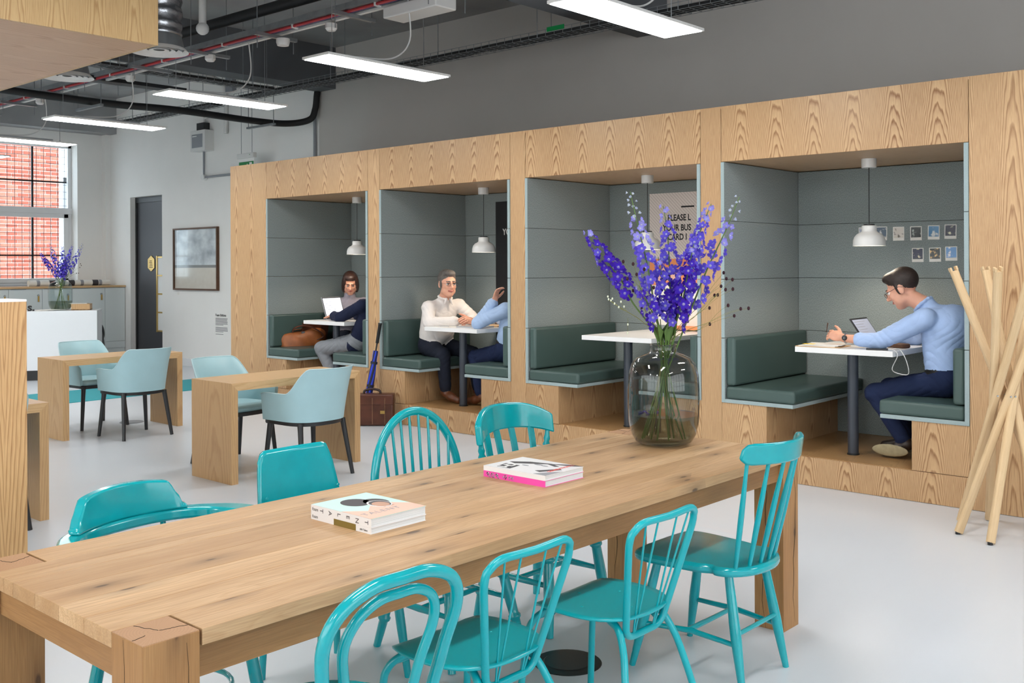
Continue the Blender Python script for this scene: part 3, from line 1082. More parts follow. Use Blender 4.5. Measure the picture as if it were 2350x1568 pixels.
for sx in (-0.28, 0.28):
    MB().tube([(sx, 0, 0), (sx, 0, CZ - 3.34)], 0.005, 5).build('rod', 'galvanised', hb2)
# conduits and boxes on the white wall
o = MB().tube([(-11.03, WY - 0.03, 2.72), (-11.03, WY - 0.03, 3.72)], 0.022, 8).build('wall_conduit', 'grey_plastic', smooth=60)
tag(o, 'upright grey conduit on the wall below the black hose', 'conduit')
gb = thing('wall_box', 'grey control box on the white wall with a dark face', 'control box', (-13.73, WY, 3.45))
MB().box(-0.2, 0.2, -0.16, 0, -0.17, 0.14).build('housing', 'white_plastic', gb, bevel=0.006)
MB().box(-0.15, 0.14, -0.165, -0.158, -0.12, 0.08).build('face_plate', 'grey_plastic', gb)
MB().box(-0.13, -0.01, -0.168, -0.164, 0.045, 0.06).build('label_strip', 'white_print', gb)
MB().box(-0.12, 0.08, -0.1, 0, 0.14, 0.26).build('terminal_box', 'black_metal', gb)
MB().tube([(0.0, -0.05, -0.17), (0.0, -0.05, -0.56), (0.72, -0.05, -0.56), (4.0, -0.05, -0.56)], 0.018, 8).build('conduit', 'grey_plastic', gb, smooth=40)
MB().lathe([(0, -0.03), (0.045, -0.03), (0.045, 0.03), (0, 0.03)], 12, M=frame((0, -0.05, -0.56), (1, 0, 0), (0, 0, 1), (0, -1, 0))).build('conduit_elbow', 'white_plastic', gb)
MB().tube([(0.02, -0.05, 0.26), (0.02, -0.05, 0.33), (0.4, -0.05, 0.37)], 0.02, 8).build('conduit', 'white_plastic', gb, smooth=40)
MB().box(0.62, 0.8, -0.07, 0, 0.65, 0.9).build('relay_box', 'grey_plastic', gb)
es = thing('exit_sign', 'hanging green and white exit sign half behind the booth top', 'sign', (-12.1, 8.0, 2.86))
MB().box(-0.2, 0.2, -0.03, 0.03, 0.17, 0.24).build('housing', 'white_plastic', es, bevel=0.008)
MB().box(-0.19, 0.19, -0.006, 0.006, -0.03, 0.17).build('blade', 'white_print', es)
MB().box(-0.175, 0.175, -0.009, -0.006, -0.02, 0.125).build('green_field', 'green_sign', es)
m = MB()
m.ell((0.03, -0.011, 0.085), (0.012, 0.003, 0.012), 8, 6)
m.tube([(0.03, -0.011, 0.07), (0.02, -0.011, 0.035), (0.04, -0.011, 0.0)], 0.008, 5).tube([(0.02, -0.011, 0.035), (-0.01, -0.011, 0.01)], 0.007, 5).tube([(0.055, -0.011, 0.05), (0.0, -0.011, 0.06)], 0.006, 5)
m.box(0.08, 0.14, -0.011, -0.009, -0.005, 0.11)
m.build('running_figure', 'white_print', es)
MB().ell((0.12, -0.032, 0.215), (0.006, 0.004, 0.006), 8, 6).build('status_lamp', 'green_sign', es)
for sx in (-0.13, 0.13):
    MB().tube([(sx, 0, 0.24), (sx, 0, CZ - 2.86)], 0.004, 5).build('hanger', 'steel', es)
cp = thing('ceiling_pipe', 'white plastic pipe with a round elbow hanging from the soffit', 'pipe', (-8.42, 5.1, 3.76))
MB().tube(bez([(0.0, 0, 0.0), (0, 0, 0.35), (-0.05, 0, 0.52), (-0.25, 0, 0.6)], 8), 0.035, 10).build('pipe', 'white_plastic', cp, smooth=60)
MB().ell((0, 0, -0.02), (0.06, 0.06, 0.06), 12, 8).build('elbow', 'white_plastic', cp, smooth=60)
wp = MB().tube(bez([(-13.2, 4.0, 4.33), (-13.2, 6.0, 4.33), (-13.2, 7.6, 4.33), (-13.15, 8.2, 4.28), (-13.15, 8.33, 4.1), (-13.15, 8.34, 3.5)], 8), 0.03, 8).build('soffit_conduit', 'white_plastic', smooth=60)
tag(wp, 'white conduit under the far ceiling turning down the wall', 'conduit')
tag(MB().lathe([(0, 0), (0.05, 0), (0.06, 0.03), (0.06, 0.06), (0, 0.06)], 16, c=(-7.45, 5.3, 3.47)).build('smoke_detector', 'white_plastic', smooth=30),
    'round white smoke detector under the red cable tray', 'smoke detector')

# hanging wooden canopy, its ducts and diffusers
CXE, CYE, CZ0 = -4.965, 2.745, 2.70
cn = thing('wood_canopy', 'hanging ash veneered canopy box under the ceiling', 'canopy', (CXE, CYE, CZ0))
MB().box(-0.02, 0, -4.5, 0, 0, 1.0).build('side_panel', 'ash_canopy', cn)
MB().box(-3.4, -0.02, -0.02, 0, 0.0, 1.0).build('end_panel', 'ash_canopy', cn)
for k in range(3):
    MB().box(-0.021 - 1.14 * k, -1.1595 - 1.14 * k, -4.5, -0.021, 0.0, 0.02).build('soffit_panel', 'ash_canopy_soffit', cn)
for nm, (x, y, rr) in dict(a=(-6.95, 3.85, 0.21), b=(-8.45, 3.85, 0.21)).items():
    dz = 3.12
    df = thing('air_diffuser', 'round white ceiling air diffuser ' + ('under the silver foil duct' if nm == 'a' else 'half hidden by the wooden canopy'), 'diffuser', (x, y, dz))
    for k in range(4):
        r1 = rr - k * rr * 0.22
        MB().lathe([(r1 - rr * 0.15, 0.022 - k * 0.002), (r1, 0.0 + k * 0.004), (r1 - 0.004, 0.008 + k * 0.004), (r1 - rr * 0.13, 0.03)], 32).build('cone_ring', 'white_plastic', df, smooth=40)
    MB().lathe([(0, 0.03), (rr * 0.85, 0.03), (rr * 0.75, 0.12), (0, 0.12)], 24).build('plenum', 'galvanised', df, smooth=30)
    pts = bez([(0, 0, 0.12), (0, 0, 0.4), (0.02, -0.08, 0.7), (0.1, -0.35, 0.95)], 10)
    rs = [0.16 + 0.008 * math.sin(i * 2.2) for i in range(len(pts))]
    MB().tube(pts, rs, 20).build('foil_duct', 'foil', df, smooth=60)
for (x, y, z, lab) in ((-6.3, 4.45, 3.95, 'short metal strut rail hung beside the black pipe'), (-8.2, 4.3, 4.05, 'short metal strut rail hung beside the foil duct')):
    sr = thing('strut_rail', lab, 'bracket', (x, y, z))
    MB().box(-0.02, 0.02, -0.3, 0.3, 0, 0.04).build('rail', 'galvanised', sr)
    for sy in (-0.25, 0.25):
        MB().tube([(0, sy, 0.04), (0, sy, CZ - z)], 0.004, 5).build('rod', 'galvanised', sr)

# ------------------------------------------------------------------ the long oak table
TX0, TX1, TY0, TY1, TZ = -2.902, -1.994, 1.061, 4.033, 0.740
LG = 0.134
tbl = thing('oak_table', 'long solid oak communal table with leg ends flush in the top', 'table', ((TX0 + TX1) / 2, (TY0 + TY1) / 2, 0))
ox, oy = (TX0 + TX1) / 2, (TY0 + TY1) / 2
hw, hl = (TX1 - TX0) / 2, (TY1 - TY0) / 2
xs = [-hw + LG, -hw + LG + 0.07, -hw + LG + 0.125, -hw + LG + 0.253, -hw + LG + 0.383, -hw + LG + 0.51, hw - LG]
for a, b in zip(xs, xs[1:]):
    MB().box(a + 0.0006, b - 0.0006, -hl, hl, TZ - 0.037, TZ).build('plank', 'oak_board', tbl, bevel=0.0012)
for a, b in ((-hw, -hw + LG), (hw - LG, hw)):
    MB().box(a, b - 0.0006, -hl + LG + 0.006, hl - LG - 0.006, TZ - 0.037, TZ).build('plank', 'oak_board', tbl, bevel=0.0012)
for sx in (-1, 1):
    for sy in (-1, 1):
        cx, cy = sx * (hw - LG / 2), sy * (hl - LG / 2)
        lg = MB().box(-LG / 2, LG / 2, -LG / 2, LG / 2, 0, TZ - 0.002).build('leg', 'oak_leg', tbl, bevel=0.002)
        lg.location = (cx, cy, 0)
        eg = MB().box(-LG / 2 + 0.001, LG / 2 - 0.001, -LG / 2 + 0.001, LG / 2 - 0.001, TZ - 0.004, TZ - 0.0008).build('end_grain', 'oak_end', lg)
        m = MB()
        zz = TZ - 0.0007
        wgl = lambda n, x0, y0, x1, y1, a: [(x0 + (x1 - x0) * i / n + random.uniform(-a, a), y0 + (y1 - y0) * i / n + random.uniform(-a, a)) for i in range(n + 1)]
        for p in (wgl(9, -0.064, 0.018 * sy, 0.004, 0.004, 0.0022), wgl(8, 0.004, 0.004, 0.02 * sx, 0.064, 0.0025), wgl(5, 0.02, -0.064, 0.012, -0.03, 0.0015)):
            m.tube([(x, y, zz) for x, y in p], 0.0009, 4)
        # long drying cracks down the faces
        for fx, fy, y0, z0, z1 in ((sx * LG / 2, None, 0.03, 0.02, TZ - 0.02), (None, -LG / 2, -0.02, 0.0, TZ - 0.006)):
            pts = []
            for i in range(14):
                z = z0 + (z1 - z0) * i / 13
                q = y0 + 0.010 * math.sin(i * 0.55 + sx * 2 + sy) + 0.004 * math.sin(i * 1.9 + sy) + random.uniform(-0.0015, 0.0015)
                pts.append((fx, q, z) if fy is None else (q, fy, z))
            m.tube(pts, [0.0004 + 0.0012 * math.sin(PI * i / 13) for i in range(14)], 4)
        m.build('crack', 'crack', lg)
MB().box(hw - 0.055, hw - 0.02, -hl + LG - 0.002, hl - LG + 0.002, 0.628, TZ - 0.038).build('apron', 'oak_apron', tbl)
MB().box(-hw + 0.02, -hw + 0.055, -hl + LG - 0.002, hl - LG + 0.002, 0.628, TZ - 0.038).build('apron', 'oak_apron', tbl)
MB().box(-hw + LG - 0.002, hw - LG + 0.002, -hl + 0.02, -hl + 0.055, 0.628, TZ - 0.038).build('apron', 'oak_apron_end', tbl)
MB().box(-hw + LG - 0.002, hw - LG + 0.002, hl - 0.055, hl - 0.02, 0.628, TZ - 0.038).build('apron', 'oak_apron_end', tbl)

# ------------------------------------------------------------------ turquoise chairs (local: sitter looks along +y)
TG = 'teal_gloss'


def leg_tube(t, a, b, r0, r1, r2=None, name='leg', mat=TG, n=12, rings=()):
    a, b = Vector(a), Vector(b)
    N = 14
    pts = [a.lerp(b, i / N) for i in range(N + 1)]
    rs = []
    for i in range(N + 1):
        u = i / N
        r = r0 + (r1 - r0) * min(u / 0.55, 1) if r2 is None or u < 0.55 else r1 + (r2 - r1) * (u - 0.55) / 0.45
        rs.append(r)
    if rings:
        pts, rs2 = [], []
        us = sorted(set([i / N for i in range(N + 1)] + [q + e for q in rings for e in (-0.03, -0.012, 0.012, 0.03)]))
        for u in us:
            pts.append(a.lerp(b, u))
            r = r0 + (r1 - r0) * min(u / 0.55, 1) if r2 is None or u < 0.55 else r1 + (r2 - r1) * (u - 0.55) / 0.45
            if any(abs(u - q) < 0.02 for q in rings):
                r *= 1.35
            rs2.append(r)
        rs = rs2
    return MB().tube(pts, rs, n).build(name, mat, t, smooth=50)


def slab_seat(outline, z0, z1, t, dish=0.0, mat=TG, rnd=0.008):
    m = MB().prism(outline, z0, z1)
    return m.build('seat', mat, t, smooth=40, bevel=rnd)


def seat_outline(wf, wb, d, rf=0.06, rb=0.1, n=7):
    """front wide wf, back wb, depth d, centred"""
    pts = []
    for (cx, cy, r, a0) in ((wf / 2 - rf, d / 2 - rf, rf, 0), (-wf / 2 + rf, d / 2 - rf, rf, 90), (-wb / 2 + rb, -d / 2 + rb, rb, 180), (wb / 2 - rb, -d / 2 + rb, rb, 270)):
        for i in range(n + 1):
            a = R(a0 + 90 * i / n)
            pts.append((cx + r * math.cos(a), cy + r * math.sin(a)))
    return pts


# E comb-back chair
ch = thing('comb_back_chair', 'turquoise wooden chair with six spindles under a curved top rail, at the table corner', 'chair', (-2.055, 3.41, 0), R(90))
out = [(0.205, 0.0), (0.215, 0.12), (0.205, 0.19), (0.16, 0.222), (0.0, 0.23), (-0.16, 0.222), (-0.205, 0.19), (-0.215, 0.12), (-0.205, 0.0), (-0.195, -0.075), (-0.178, -0.115), (-0.19, -0.14),
       (-0.17, -0.195), (-0.10, -0.245), (0.0, -0.262), (0.10, -0.245), (0.17, -0.195), (0.19, -0.14), (0.178, -0.115), (0.195, -0.075)]
outs = [tuple(p)[:2] for p in bez([(p[0], p[1], 0) for p in out + out[:1]], 4)][:-1]
slab_seat(outs, 0.405, 0.44, ch, rnd=0.012)
for sx in (-1, 1):
    leg_tube(ch, (sx * 0.13, -0.16, 0.41), (sx * 0.165, -0.235, 0), 0.016, 0.021, 0.012)
    leg_tube(ch, (sx * 0.15, 0.13, 0.41), (sx * 0.205, 0.215, 0), 0.016, 0.021, 0.012)
    MB().tube([(sx * 0.152, -0.205, 0.16), (sx * 0.16, -0.02, 0.175), (sx * 0.185, 0.185, 0.165)], [0.009, 0.011, 0.009], 8).build('stretcher', TG, ch, smooth=60)
MB().tube([(-0.16, -0.01, 0.175), (0.16, -0.01, 0.175)], [0.011, 0.009], 8).build('stretcher', TG, ch, smooth=60)
MB().tube([(-0.15, -0.205, 0.2), (0.15, -0.205, 0.2)], [0.009, 0.009], 8).build('stretcher', TG, ch, smooth=60)
rail = lambda u: Vector((0.208 * u, -0.342 + 0.092 * u * u, 0))


def crest(t, fn, zt, zb, th, n=25, name='top_rail'):
    m = MB()
    ring = []
    for i in range(n):
        u = -1 + 2 * i / (n - 1)
        p = fn(u)
        a, b = zt(u), zb(u)
        d = (fn(min(u + 0.02, 1)) - fn(max(u - 0.02, -1))).normalized()
        nn = Vector((-d.y, d.x, 0)) * th / 2
        tl = Vector((0, -0.012, 0))
        ring.append([p + nn + V(0, 0, b), p + nn + tl + V(0, 0, a), p - nn + tl + V(0, 0, a), p - nn + V(0, 0, b)])
    vs = [q for r_ in ring for q in r_]
    fs = []
    for i in range(n - 1):
        for j in range(4):
            fs.append((i * 4 + j, i * 4 + (j + 1) % 4, (i + 1) * 4 + (j + 1) % 4, (i + 1) * 4 + j))
    fs += [(0, 1, 2, 3), tuple((n - 1) * 4 + j for j in (3, 2, 1, 0))]
    m.add(vs, fs)
    return m.build(name, TG, t, smooth=50, bevel=0.007)


ez = lambda u: 0.022 * max(0, (abs(u) - 0.86) / 0.14) ** 2
crest(ch, rail, lambda u: 0.900 - ez(u), lambda u: 0.822 + ez(u), 0.022)
for k in range(6):
    u = -0.88 + 1.76 * k / 5
    b = Vector((0.15 * u / 0.88, -0.235 + 0.045 * u * u, 0.435))
    tp = rail(u) + V(0, 0.004, 0.83)
    N = 12
    MB().tube([b.lerp(tp, i / N) for i in range(N + 1)], [0.0075 + 0.0035 * math.sin(PI * min(1, i / N * 1.15)) for i in range(N + 1)], 9).build('spindle', TG, ch, smooth=60)


# F, G metal loop chairs
def loop_chair(label, loc, rz):
    t = thing('tubular_chair', label, 'chair', loc, rz, 'turquoise tubular chairs')
    sm = MB()
    N, Mr = 40, 8

    def P(i, j):
        a = 2 * PI * i / N
        r = j / Mr
        # rounded, slightly square disc; the front rolls down
        sx, sy = math.cos(a), math.sin(a)
        k = (abs(sx) ** 2.6 + abs(sy) ** 2.6) ** (-1 / 2.6)
        x, y = 0.196 * k * sx * r, 0.2 * k * sy * r
        z = 0.452 - 0.05 * max(0, (y - 0.10) / 0.1) ** 2 * 1.0 - 0.006 * (1 - r * r)
        return (x, y, z)
    vs = [P(0, 0)] + [P(i, j) for j in range(1, Mr + 1) for i in range(N)]
    fs = [(0, 1 + i, 1 + (i + 1) % N) for i in range(N)]
    for j in range(Mr - 1):
        for i in range(N):
            a, b = 1 + j * N + i, 1 + j * N + (i + 1) % N
            fs.append((a, b, b + N, a + N))
    sm.add(vs, fs)
    seat = sm.build('seat', 'teal_satin', t, smooth=70, solid=0.007)
    for (x, y) in ((-0.1, 0.0), (0.1, 0.0), (0.0, -0.12), (0.0, 0.09)):
        MB().lathe([(0, 0.001), (0.006, 0.0), (0.004, 0.003), (0, 0.003)], 8, c=(x, y, 0.4495)).build('rivet', 'teal_satin', seat, smooth=60)
    # back loop
    c = [(-0.095, -0.165, 0.385), (-0.192, -0.25, 0.765), (0.192, -0.25, 0.765), (0.095, -0.165, 0.385)]
    c = [Vector(p) for p in c]
    rad = [0.034, 0.068, 0.068, 0.034]
    pts = []
    for i in range(4):
        p, q, s = c[i], c[i - 1], c[(i + 1) % 4]
        r_ = rad[i] * 1.3
        a, b = p + (q - p).normalized() * r_, p + (s - p).normalized() * r_
        for k in range(9):
            u = k / 8
            pts.append(a * (1 - u) ** 2 + p * 2 * u * (1 - u) + b * u * u)
    mid = 0.003
    pts2 = []
    for p in pts:
        q = p.copy()
        if q.z > 0.74:
            q.z -= mid * max(0, 1 - abs(q.x) / 0.13); q.y -= 0.014 * (1 - (q.x / 0.2) ** 2)
        pts2.append(q)
    # add a few points along the top so that it sags gently
    k = [i for i, p in enumerate(pts2) if p.z > 0.74]
    top = [Vector((x, -0.25 - 0.014 * (1 - (x / 0.2) ** 2), 0.765 - mid * max(0, 1 - abs(x) / 0.13))) for x in (-0.09, -0.045, 0.0, 0.045, 0.09)]
    pts2 = pts2[:18] + top + pts2[18:]
    MB().tube(pts2, 0.0115, 12, closed=True).build('back_loop', 'teal_satin', t, smooth=70)
    for xt, xb in ((-0.118, -0.056), (-0.052, -0.05), (0.052, 0.05), (0.118, 0.056)):
        MB().tube([(xb, -0.165, 0.387), (xt, -0.258, 0.756)], 0.0032, 8).build('spoke', 'teal_satin', t, smooth=60)
    for s in (-1, 1):
        MB().tube(bez([(s * 0.215, -0.275, 0.0), (s * 0.165, -0.215, 0.25), (s * 0.135, -0.185, 0.36), (s * 0.112, -0.14, 0.425), (s * 0.09, -0.05, 0.438)], 6), 0.0115, 10).build('leg', 'teal_satin', t, smooth=70)
        MB().tube(bez([(s * 0.2, 0.2, 0.0), (s * 0.175, 0.17, 0.3), (s * 0.165, 0.155, 0.38), (s * 0.13, 0.11, 0.425), (s * 0.06, 0.06, 0.437)], 6), 0.0115, 10).build('leg', 'teal_satin', t, smooth=70)
        MB().tube([(s * 0.095, -0.165, 0.39), (s * 0.1, -0.1, 0.43)], 0.008, 8).build('back_stay', 'teal_satin', t, smooth=70)
    MB().tube([(-0.16, 0.14, 0.4), (0.16, 0.14, 0.4)], 0.009, 8).build('seat_rail', 'teal_satin', t, smooth=70)
    return t


loop_chair('turquoise tubular metal chair between the comb back chair and its own twin', (-1.995, 2.645, 0), R(90))
loop_chair('turquoise tubular metal chair beside the bentwood chair, over the black floor socket', (-2.06, 2.09, 0), R(90))

# H bentwood chair
t = thing('bentwood_chair', 'turquoise bentwood cafe chair with two nested back hoops', 'chair', (-1.965, 1.505, 0), R(90))
seat_c = [(0.2 * math.cos(a), 0.2 * math.sin(a)) for a in [2 * PI * i / 40 for i in range(40)]]
slab_seat(seat_c, 0.445, 0.465, t, rnd=0.008)
MB().tube([(0.2 * math.cos(a), 0.2 * math.sin(a), 0.443) for a in [2 * PI * i / 40 for i in range(40)]], 0.017, 10, closed=True).build('seat_ring', TG, t, smooth=60)


def hoop(wt, zt, yt, wb, zb, yb, foot=None):
    L = []
    for s in (-1, 1):
        side = [(s * wb / 2, yb, zb), (s * (wb / 2 + wt / 2) / 2, (yb + yt) / 2 + 0.01, zb + (zt - zb) * 0.42), (s * wt / 2, yt + 0.02, zb + (zt - zb) * 0.72), (s * wt * 0.42, yt, zb + (zt - zb) * 0.9)]
        if foot:
            side = [(s * foot[0], foot[1], 0.0), (s * (foot[0] + wb / 2) / 2, (foot[1] + yb) / 2, zb * 0.5)] + side
        L.append(side)
    return bez(L[0] + [(-wt * 0.22, yt - 0.008, zt - 0.004), (0, yt - 0.01, zt), (wt * 0.22, yt - 0.008, zt - 0.004)] + L[1][::-1], 8)


MB().tube(hoop(0.39, 0.845, -0.275, 0.31, 0.45, -0.195, (0.185, -0.25)), 0.0155, 12).build('outer_hoop', TG, t, smooth=70)
MB().tube(hoop(0.265, 0.808, -0.262, 0.165, 0.45, -0.19), 0.0125, 12).build('inner_hoop', TG, t, smooth=70)
for s in (-1, 1):
    leg_tube(t, (s * 0.14, 0.13, 0.44), (s * 0.2, 0.2, 0), 0.016, 0.014, 0.011)
MB().tube([(0.165 * math.cos(a), 0.165 * math.sin(a), 0.24) for a in [2 * PI * i / 36 for i in range(36)]], 0.009, 8, closed=True).build('leg_ring', TG, t, smooth=60)

# A captain's armchair
t = thing('captains_chair', 'turquoise glossy armchair with a broad curved back and bow arms', 'chair', (-2.945, 1.68, 0), R(-79))
bow = lambda u: Vector((0.325 * math.copysign(abs(math.sin(u * 1.62)) ** 0.8, u), 0.04 - 0.30 * abs(math.cos(u * 1.62)) ** 0.8 * (1 if abs(u * 1.62) < PI / 2 else -1), 0))      # u -1..1 around the back
n = 41
m = MB(); ring = []
for i in range(n):
    u = -1 + 2 * i / (n - 1)
    p = bow(u)
    if abs(u) > 0.9:
        p = bow(math.copysign(0.9, u)) + V(math.copysign(0.004, u), (abs(u) - 0.9) * 1.9, 0)
    d = (bow(u + 0.01) - bow(u - 0.01)).normalized()
    if abs(u) > 0.9:
        d = V(0, 1 if u > 0 else -1, 0)
    nn = V(-d.y, d.x, 0)
    w_ = 0.030 + 0.012 * (abs(u) > 0.6) * min(1, (abs(u) - 0.6) / 0.2)
    ring.append([p + nn * w_ + V(0, 0, 0.668), p + nn * w_ + V(0, 0, 0.706), p - nn * w_ + V(0, 0, 0.706), p - nn * w_ + V(0, 0, 0.668)])
vs = [q for r_ in ring for q in r_]
fs = [(i * 4 + j, i * 4 + (j + 1) % 4, (i + 1) * 4 + (j + 1) % 4, (i + 1) * 4 + j) for i in range(n - 1) for j in range(4)] + [(0, 1, 2, 3), tuple((n - 1) * 4 + j for j in (3, 2, 1, 0))]
m.add(vs, fs).build('arm_bow', TG, t, smooth=50, bevel=0.01)


def shoulder(u):
    a = abs(u)
    return 0.805 if a < 0.72 else 0.805 - 0.05 * (0.5 - 0.5 * math.cos(PI * min(1, (a - 0.72) / 0.2))) - (0.025 if a > 0.93 else 0)


crest(t, lambda u: V(0.222 * u, -0.256 + 0.062 * u * u, 0), lambda u: shoulder(u) + 0.012 - 0.022 * u * u, lambda u: 0.706, 0.034, n=41, name='back_panel')
so = seat_outline(0.44, 0.40, 0.44, 0.07, 0.14)
slab_seat([(x, y + 0.0) for x, y in so], 0.415, 0.45, t, rnd=0.014)
for s in (-1, 1):
    leg_tube(t, (s * 0.15, 0.14, 0.42), (s * 0.2, 0.2, 0), 0.018, 0.021, 0.013)
    leg_tube(t, (s * 0.15, -0.14, 0.42), (s * 0.19, -0.21, 0), 0.018, 0.021, 0.013)
    for q in (0.25, 0.55, 0.86):
        p = bow(s * q)
        b = V(p.x * 0.66, p.y * 0.75, 0.44)
        leg_tube(t, b, p + V(0, 0, 0.67), 0.009, 0.014, 0.009, 'arm_post')
MB().tube([(0.17 * math.cos(a), 0.17 * math.sin(a), 0.2) for a in [2 * PI * i / 32 for i in range(32)]], 0.009, 8, closed=True).build('leg_ring', TG, t, smooth=60)

# B plywood chair
t = thing('plywood_chair', 'turquoise chair with a plain plywood back panel and two screws', 'chair', (-3.02, 2.36, 0), R(-90))
pts = rrect(0.355, 0.30, 0.045, 6)


def ply(nx, nz, wt, wb, z0, z1, y0, y1):
    m = MB()

    def fn(i, j):
        w = wb + (wt - wb) * j
        x = (i - 0.5) * w
        z = z0 + (z1 - z0) * j
        y = y0 + (y1 - y0) * j + 0.012 * (2 * (i - 0.5)) ** 2
        # rounded top corners
        e = max(0, (abs(i - 0.5) * 2 - 0.78) / 0.22)
        z -= 0.045 * (1 - math.sqrt(max(0, 1 - e * e))) * j ** 4
        return (x, y, z)
    return m.grid(fn, nx, nz)


ply(25, 12, 0.33, 0.385, 0.60, 0.838, -0.20, -0.25).build('back_panel', TG, t, smooth=70, solid=0.012)
for s in (-1, 1):
    MB().lathe([(0, 0), (0.007, 0), (0.005, 0.004), (0, 0.003)], 10, M=frame((s * 0.165, -0.176, 0.672), (1, 0, 0), (0, 0, 1), (0, 1, 0.2))).build('screw', TG, t, smooth=60)
    leg_tube(t, (s * 0.155, -0.17, 0.655), (s * 0.175, -0.2, 0.0), 0.012, 0.016, 0.013)
    leg_tube(t, (s * 0.16, 0.15, 0.43), (s * 0.2, 0.19, 0.0), 0.017, 0.018, 0.013)
slab_seat(seat_outline(0.42, 0.36, 0.41, 0.05, 0.06), 0.435, 0.45, t, rnd=0.006)
for s in (-1, 1):
    MB().tube([(s * 0.165, -0.19, 0.3), (s * 0.175, 0.16, 0.3)], 0.01, 8).build('stretcher', TG, t, smooth=60)

# C hoop-back windsor
t = thing('windsor_chair', 'turquoise hoop backed windsor chair with many round spindles', 'chair', (-2.94, 2.885, 0), R(-90))
hp = []
for i in range(45):
    a = PI * i / 44
    x = -math.cos(a)
    z = math.sin(a) ** 0.92
    xx = 0.238 * x
    zz = 0.60 + 0.325 * z
    hp.append(V(xx, -0.175 - 0.04 * (zz - 0.6) / 0.32, zz))
hp = [V(-0.205, -0.155, 0.44), V(-0.228, -0.165, 0.52)] + hp + [V(0.228, -0.165, 0.52), V(0.205, -0.155, 0.44)]
MB().tube(hp, 0.0165, 10, flat=(1.15, 0.95)).build('hoop', TG, t, smooth=70)
for k in range(8):
    u = -1 + 2 * (k + 0.5) / 8
    x = 0.205 * u
    zt = 0.60 + 0.325 * max(0.0, 1 - (x / 0.238) ** 2) ** 0.5 - 0.008
    N = 10
    a, b = V(0.17 * u, -0.165 + 0.02 * u * u, 0.44), V(x, -0.21 + 0.03 * u * u, zt)
    MB().tube([a.lerp(b, i / N) for i in range(N + 1)], [0.0085 - 0.003 * i / N for i in range(N + 1)], 9).build('spindle', TG, t, smooth=60)
slab_seat(seat_outline(0.44, 0.40, 0.43, 0.1, 0.14), 0.405, 0.445, t, rnd=0.014)
for sx in (-1, 1):
    for sy in (-1, 1):
        leg_tube(t, (sx * 0.13, sy * 0.13, 0.41), (sx * 0.2, sy * 0.215, 0), 0.017, 0.022, 0.015, rings=(0.3, 0.72))
    MB().tube([(sx * 0.165, -0.17, 0.19), (sx * 0.165, 0.0, 0.19), (sx * 0.165, 0.17, 0.19)], [0.009, 0.014, 0.009], 9).build('stretcher', TG, t, smooth=60)
MB().tube([(-0.165, 0, 0.19), (0, 0, 0.19), (0.165, 0, 0.19)], [0.009, 0.014, 0.009], 9).build('stretcher', TG, t, smooth=60)

# D lath-back kitchen chair
t = thing('lath_back_chair', 'turquoise kitchen chair with a heavy curved crest over flat laths', 'chair', (-2.885, 3.41, 0), R(-90))
dr = lambda u: V(0.25 * u, -0.245 + 0.10 * u * u, 0)


def dz0(u):
    a = abs(u)
    return 0.79 - 0.035 * a ** 3 + 0.0


crest(t, dr, lambda u: 0.905 - 0.065 * abs(u) ** 3.2, dz0, 0.03, n=31, name='crest_rail')
for k in range(4):
    u = -0.6 + 1.2 * k / 3
    a, b = V(0.17 * u / 0.75, -0.19 + 0.03 * u * u, 0.44), dr(u) + V(0, 0, 0.81)
    N = 10
    pts = [a.lerp(b, i / N) + V(0, 0.02 * math.sin(PI * i / N), 0) for i in range(N + 1)]
    MB().tube(pts, 0.0175, 4, flat=(0.45, 1.3), up=(0, 1, 0)).build('lath', TG, t)
for s in (-1, 1):
    a, b = V(s * 0.185, -0.165, 0.44), dr(s * 0.9) + V(0, 0, 0.77)
    N = 24
    prof = [0.016] * 8 + [0.017, 0.014, 0.019, 0.012, 0.015, 0.018, 0.019, 0.017, 0.015, 0.013, 0.012, 0.018, 0.012, 0.016, 0.012, 0.011, 0.011]
    MB().tube([a.lerp(b, i / N) for i in range(N + 1)], prof, 12).build('back_post', TG, t, smooth=50)
    leg_tube(t, (s * 0.15, 0.15, 0.41), (s * 0.2, 0.2, 0), 0.018, 0.024, 0.016, rings=(0.25, 0.75))
    leg_tube(t, (s * 0.15, -0.15, 0.41), (s * 0.2, -0.215, 0), 0.018, 0.024, 0.016, rings=(0.25, 0.75))
    MB().tube([(s * 0.172, -0.175, 0.2), (s * 0.172, 0, 0.2), (s * 0.172, 0.175, 0.2)], [0.01, 0.015, 0.01], 9).build('stretcher', TG, t, smooth=60)
slab_seat(seat_outline(0.43, 0.41, 0.43, 0.09, 0.12), 0.41, 0.445, t, rnd=0.013)
MB().tube([(-0.17, 0, 0.2), (0.17, 0, 0.2)], 0.011, 9).build('stretcher', TG, t, smooth=60)

# black floor socket under the tubular chair
t = thing('floor_socket', 'flat round black floor socket under the tubular chair', 'floor socket', (-2.47, 3.06, 0))
MB().lathe([(0, 0.004), (0.105, 0.004), (0.13, 0.002), (0.132, 0), (0, 0)], 36).build('rim', 'black_plastic', t, smooth=30)
MB().lathe([(0, 0.007), (0.09, 0.007), (0.095, 0.004), (0, 0.004)], 36).build('lid', 'black_metal', t, smooth=30)
tag(MB().lathe([(0, 0.006), (0.11, 0.005), (0.115, 0), (0, 0)], 28, c=(-9.55, 4.98, 0)).build('floor_socket', 'grey_plastic', smooth=30),
    'flat round grey floor socket beneath the wooden desk', 'floor socket')

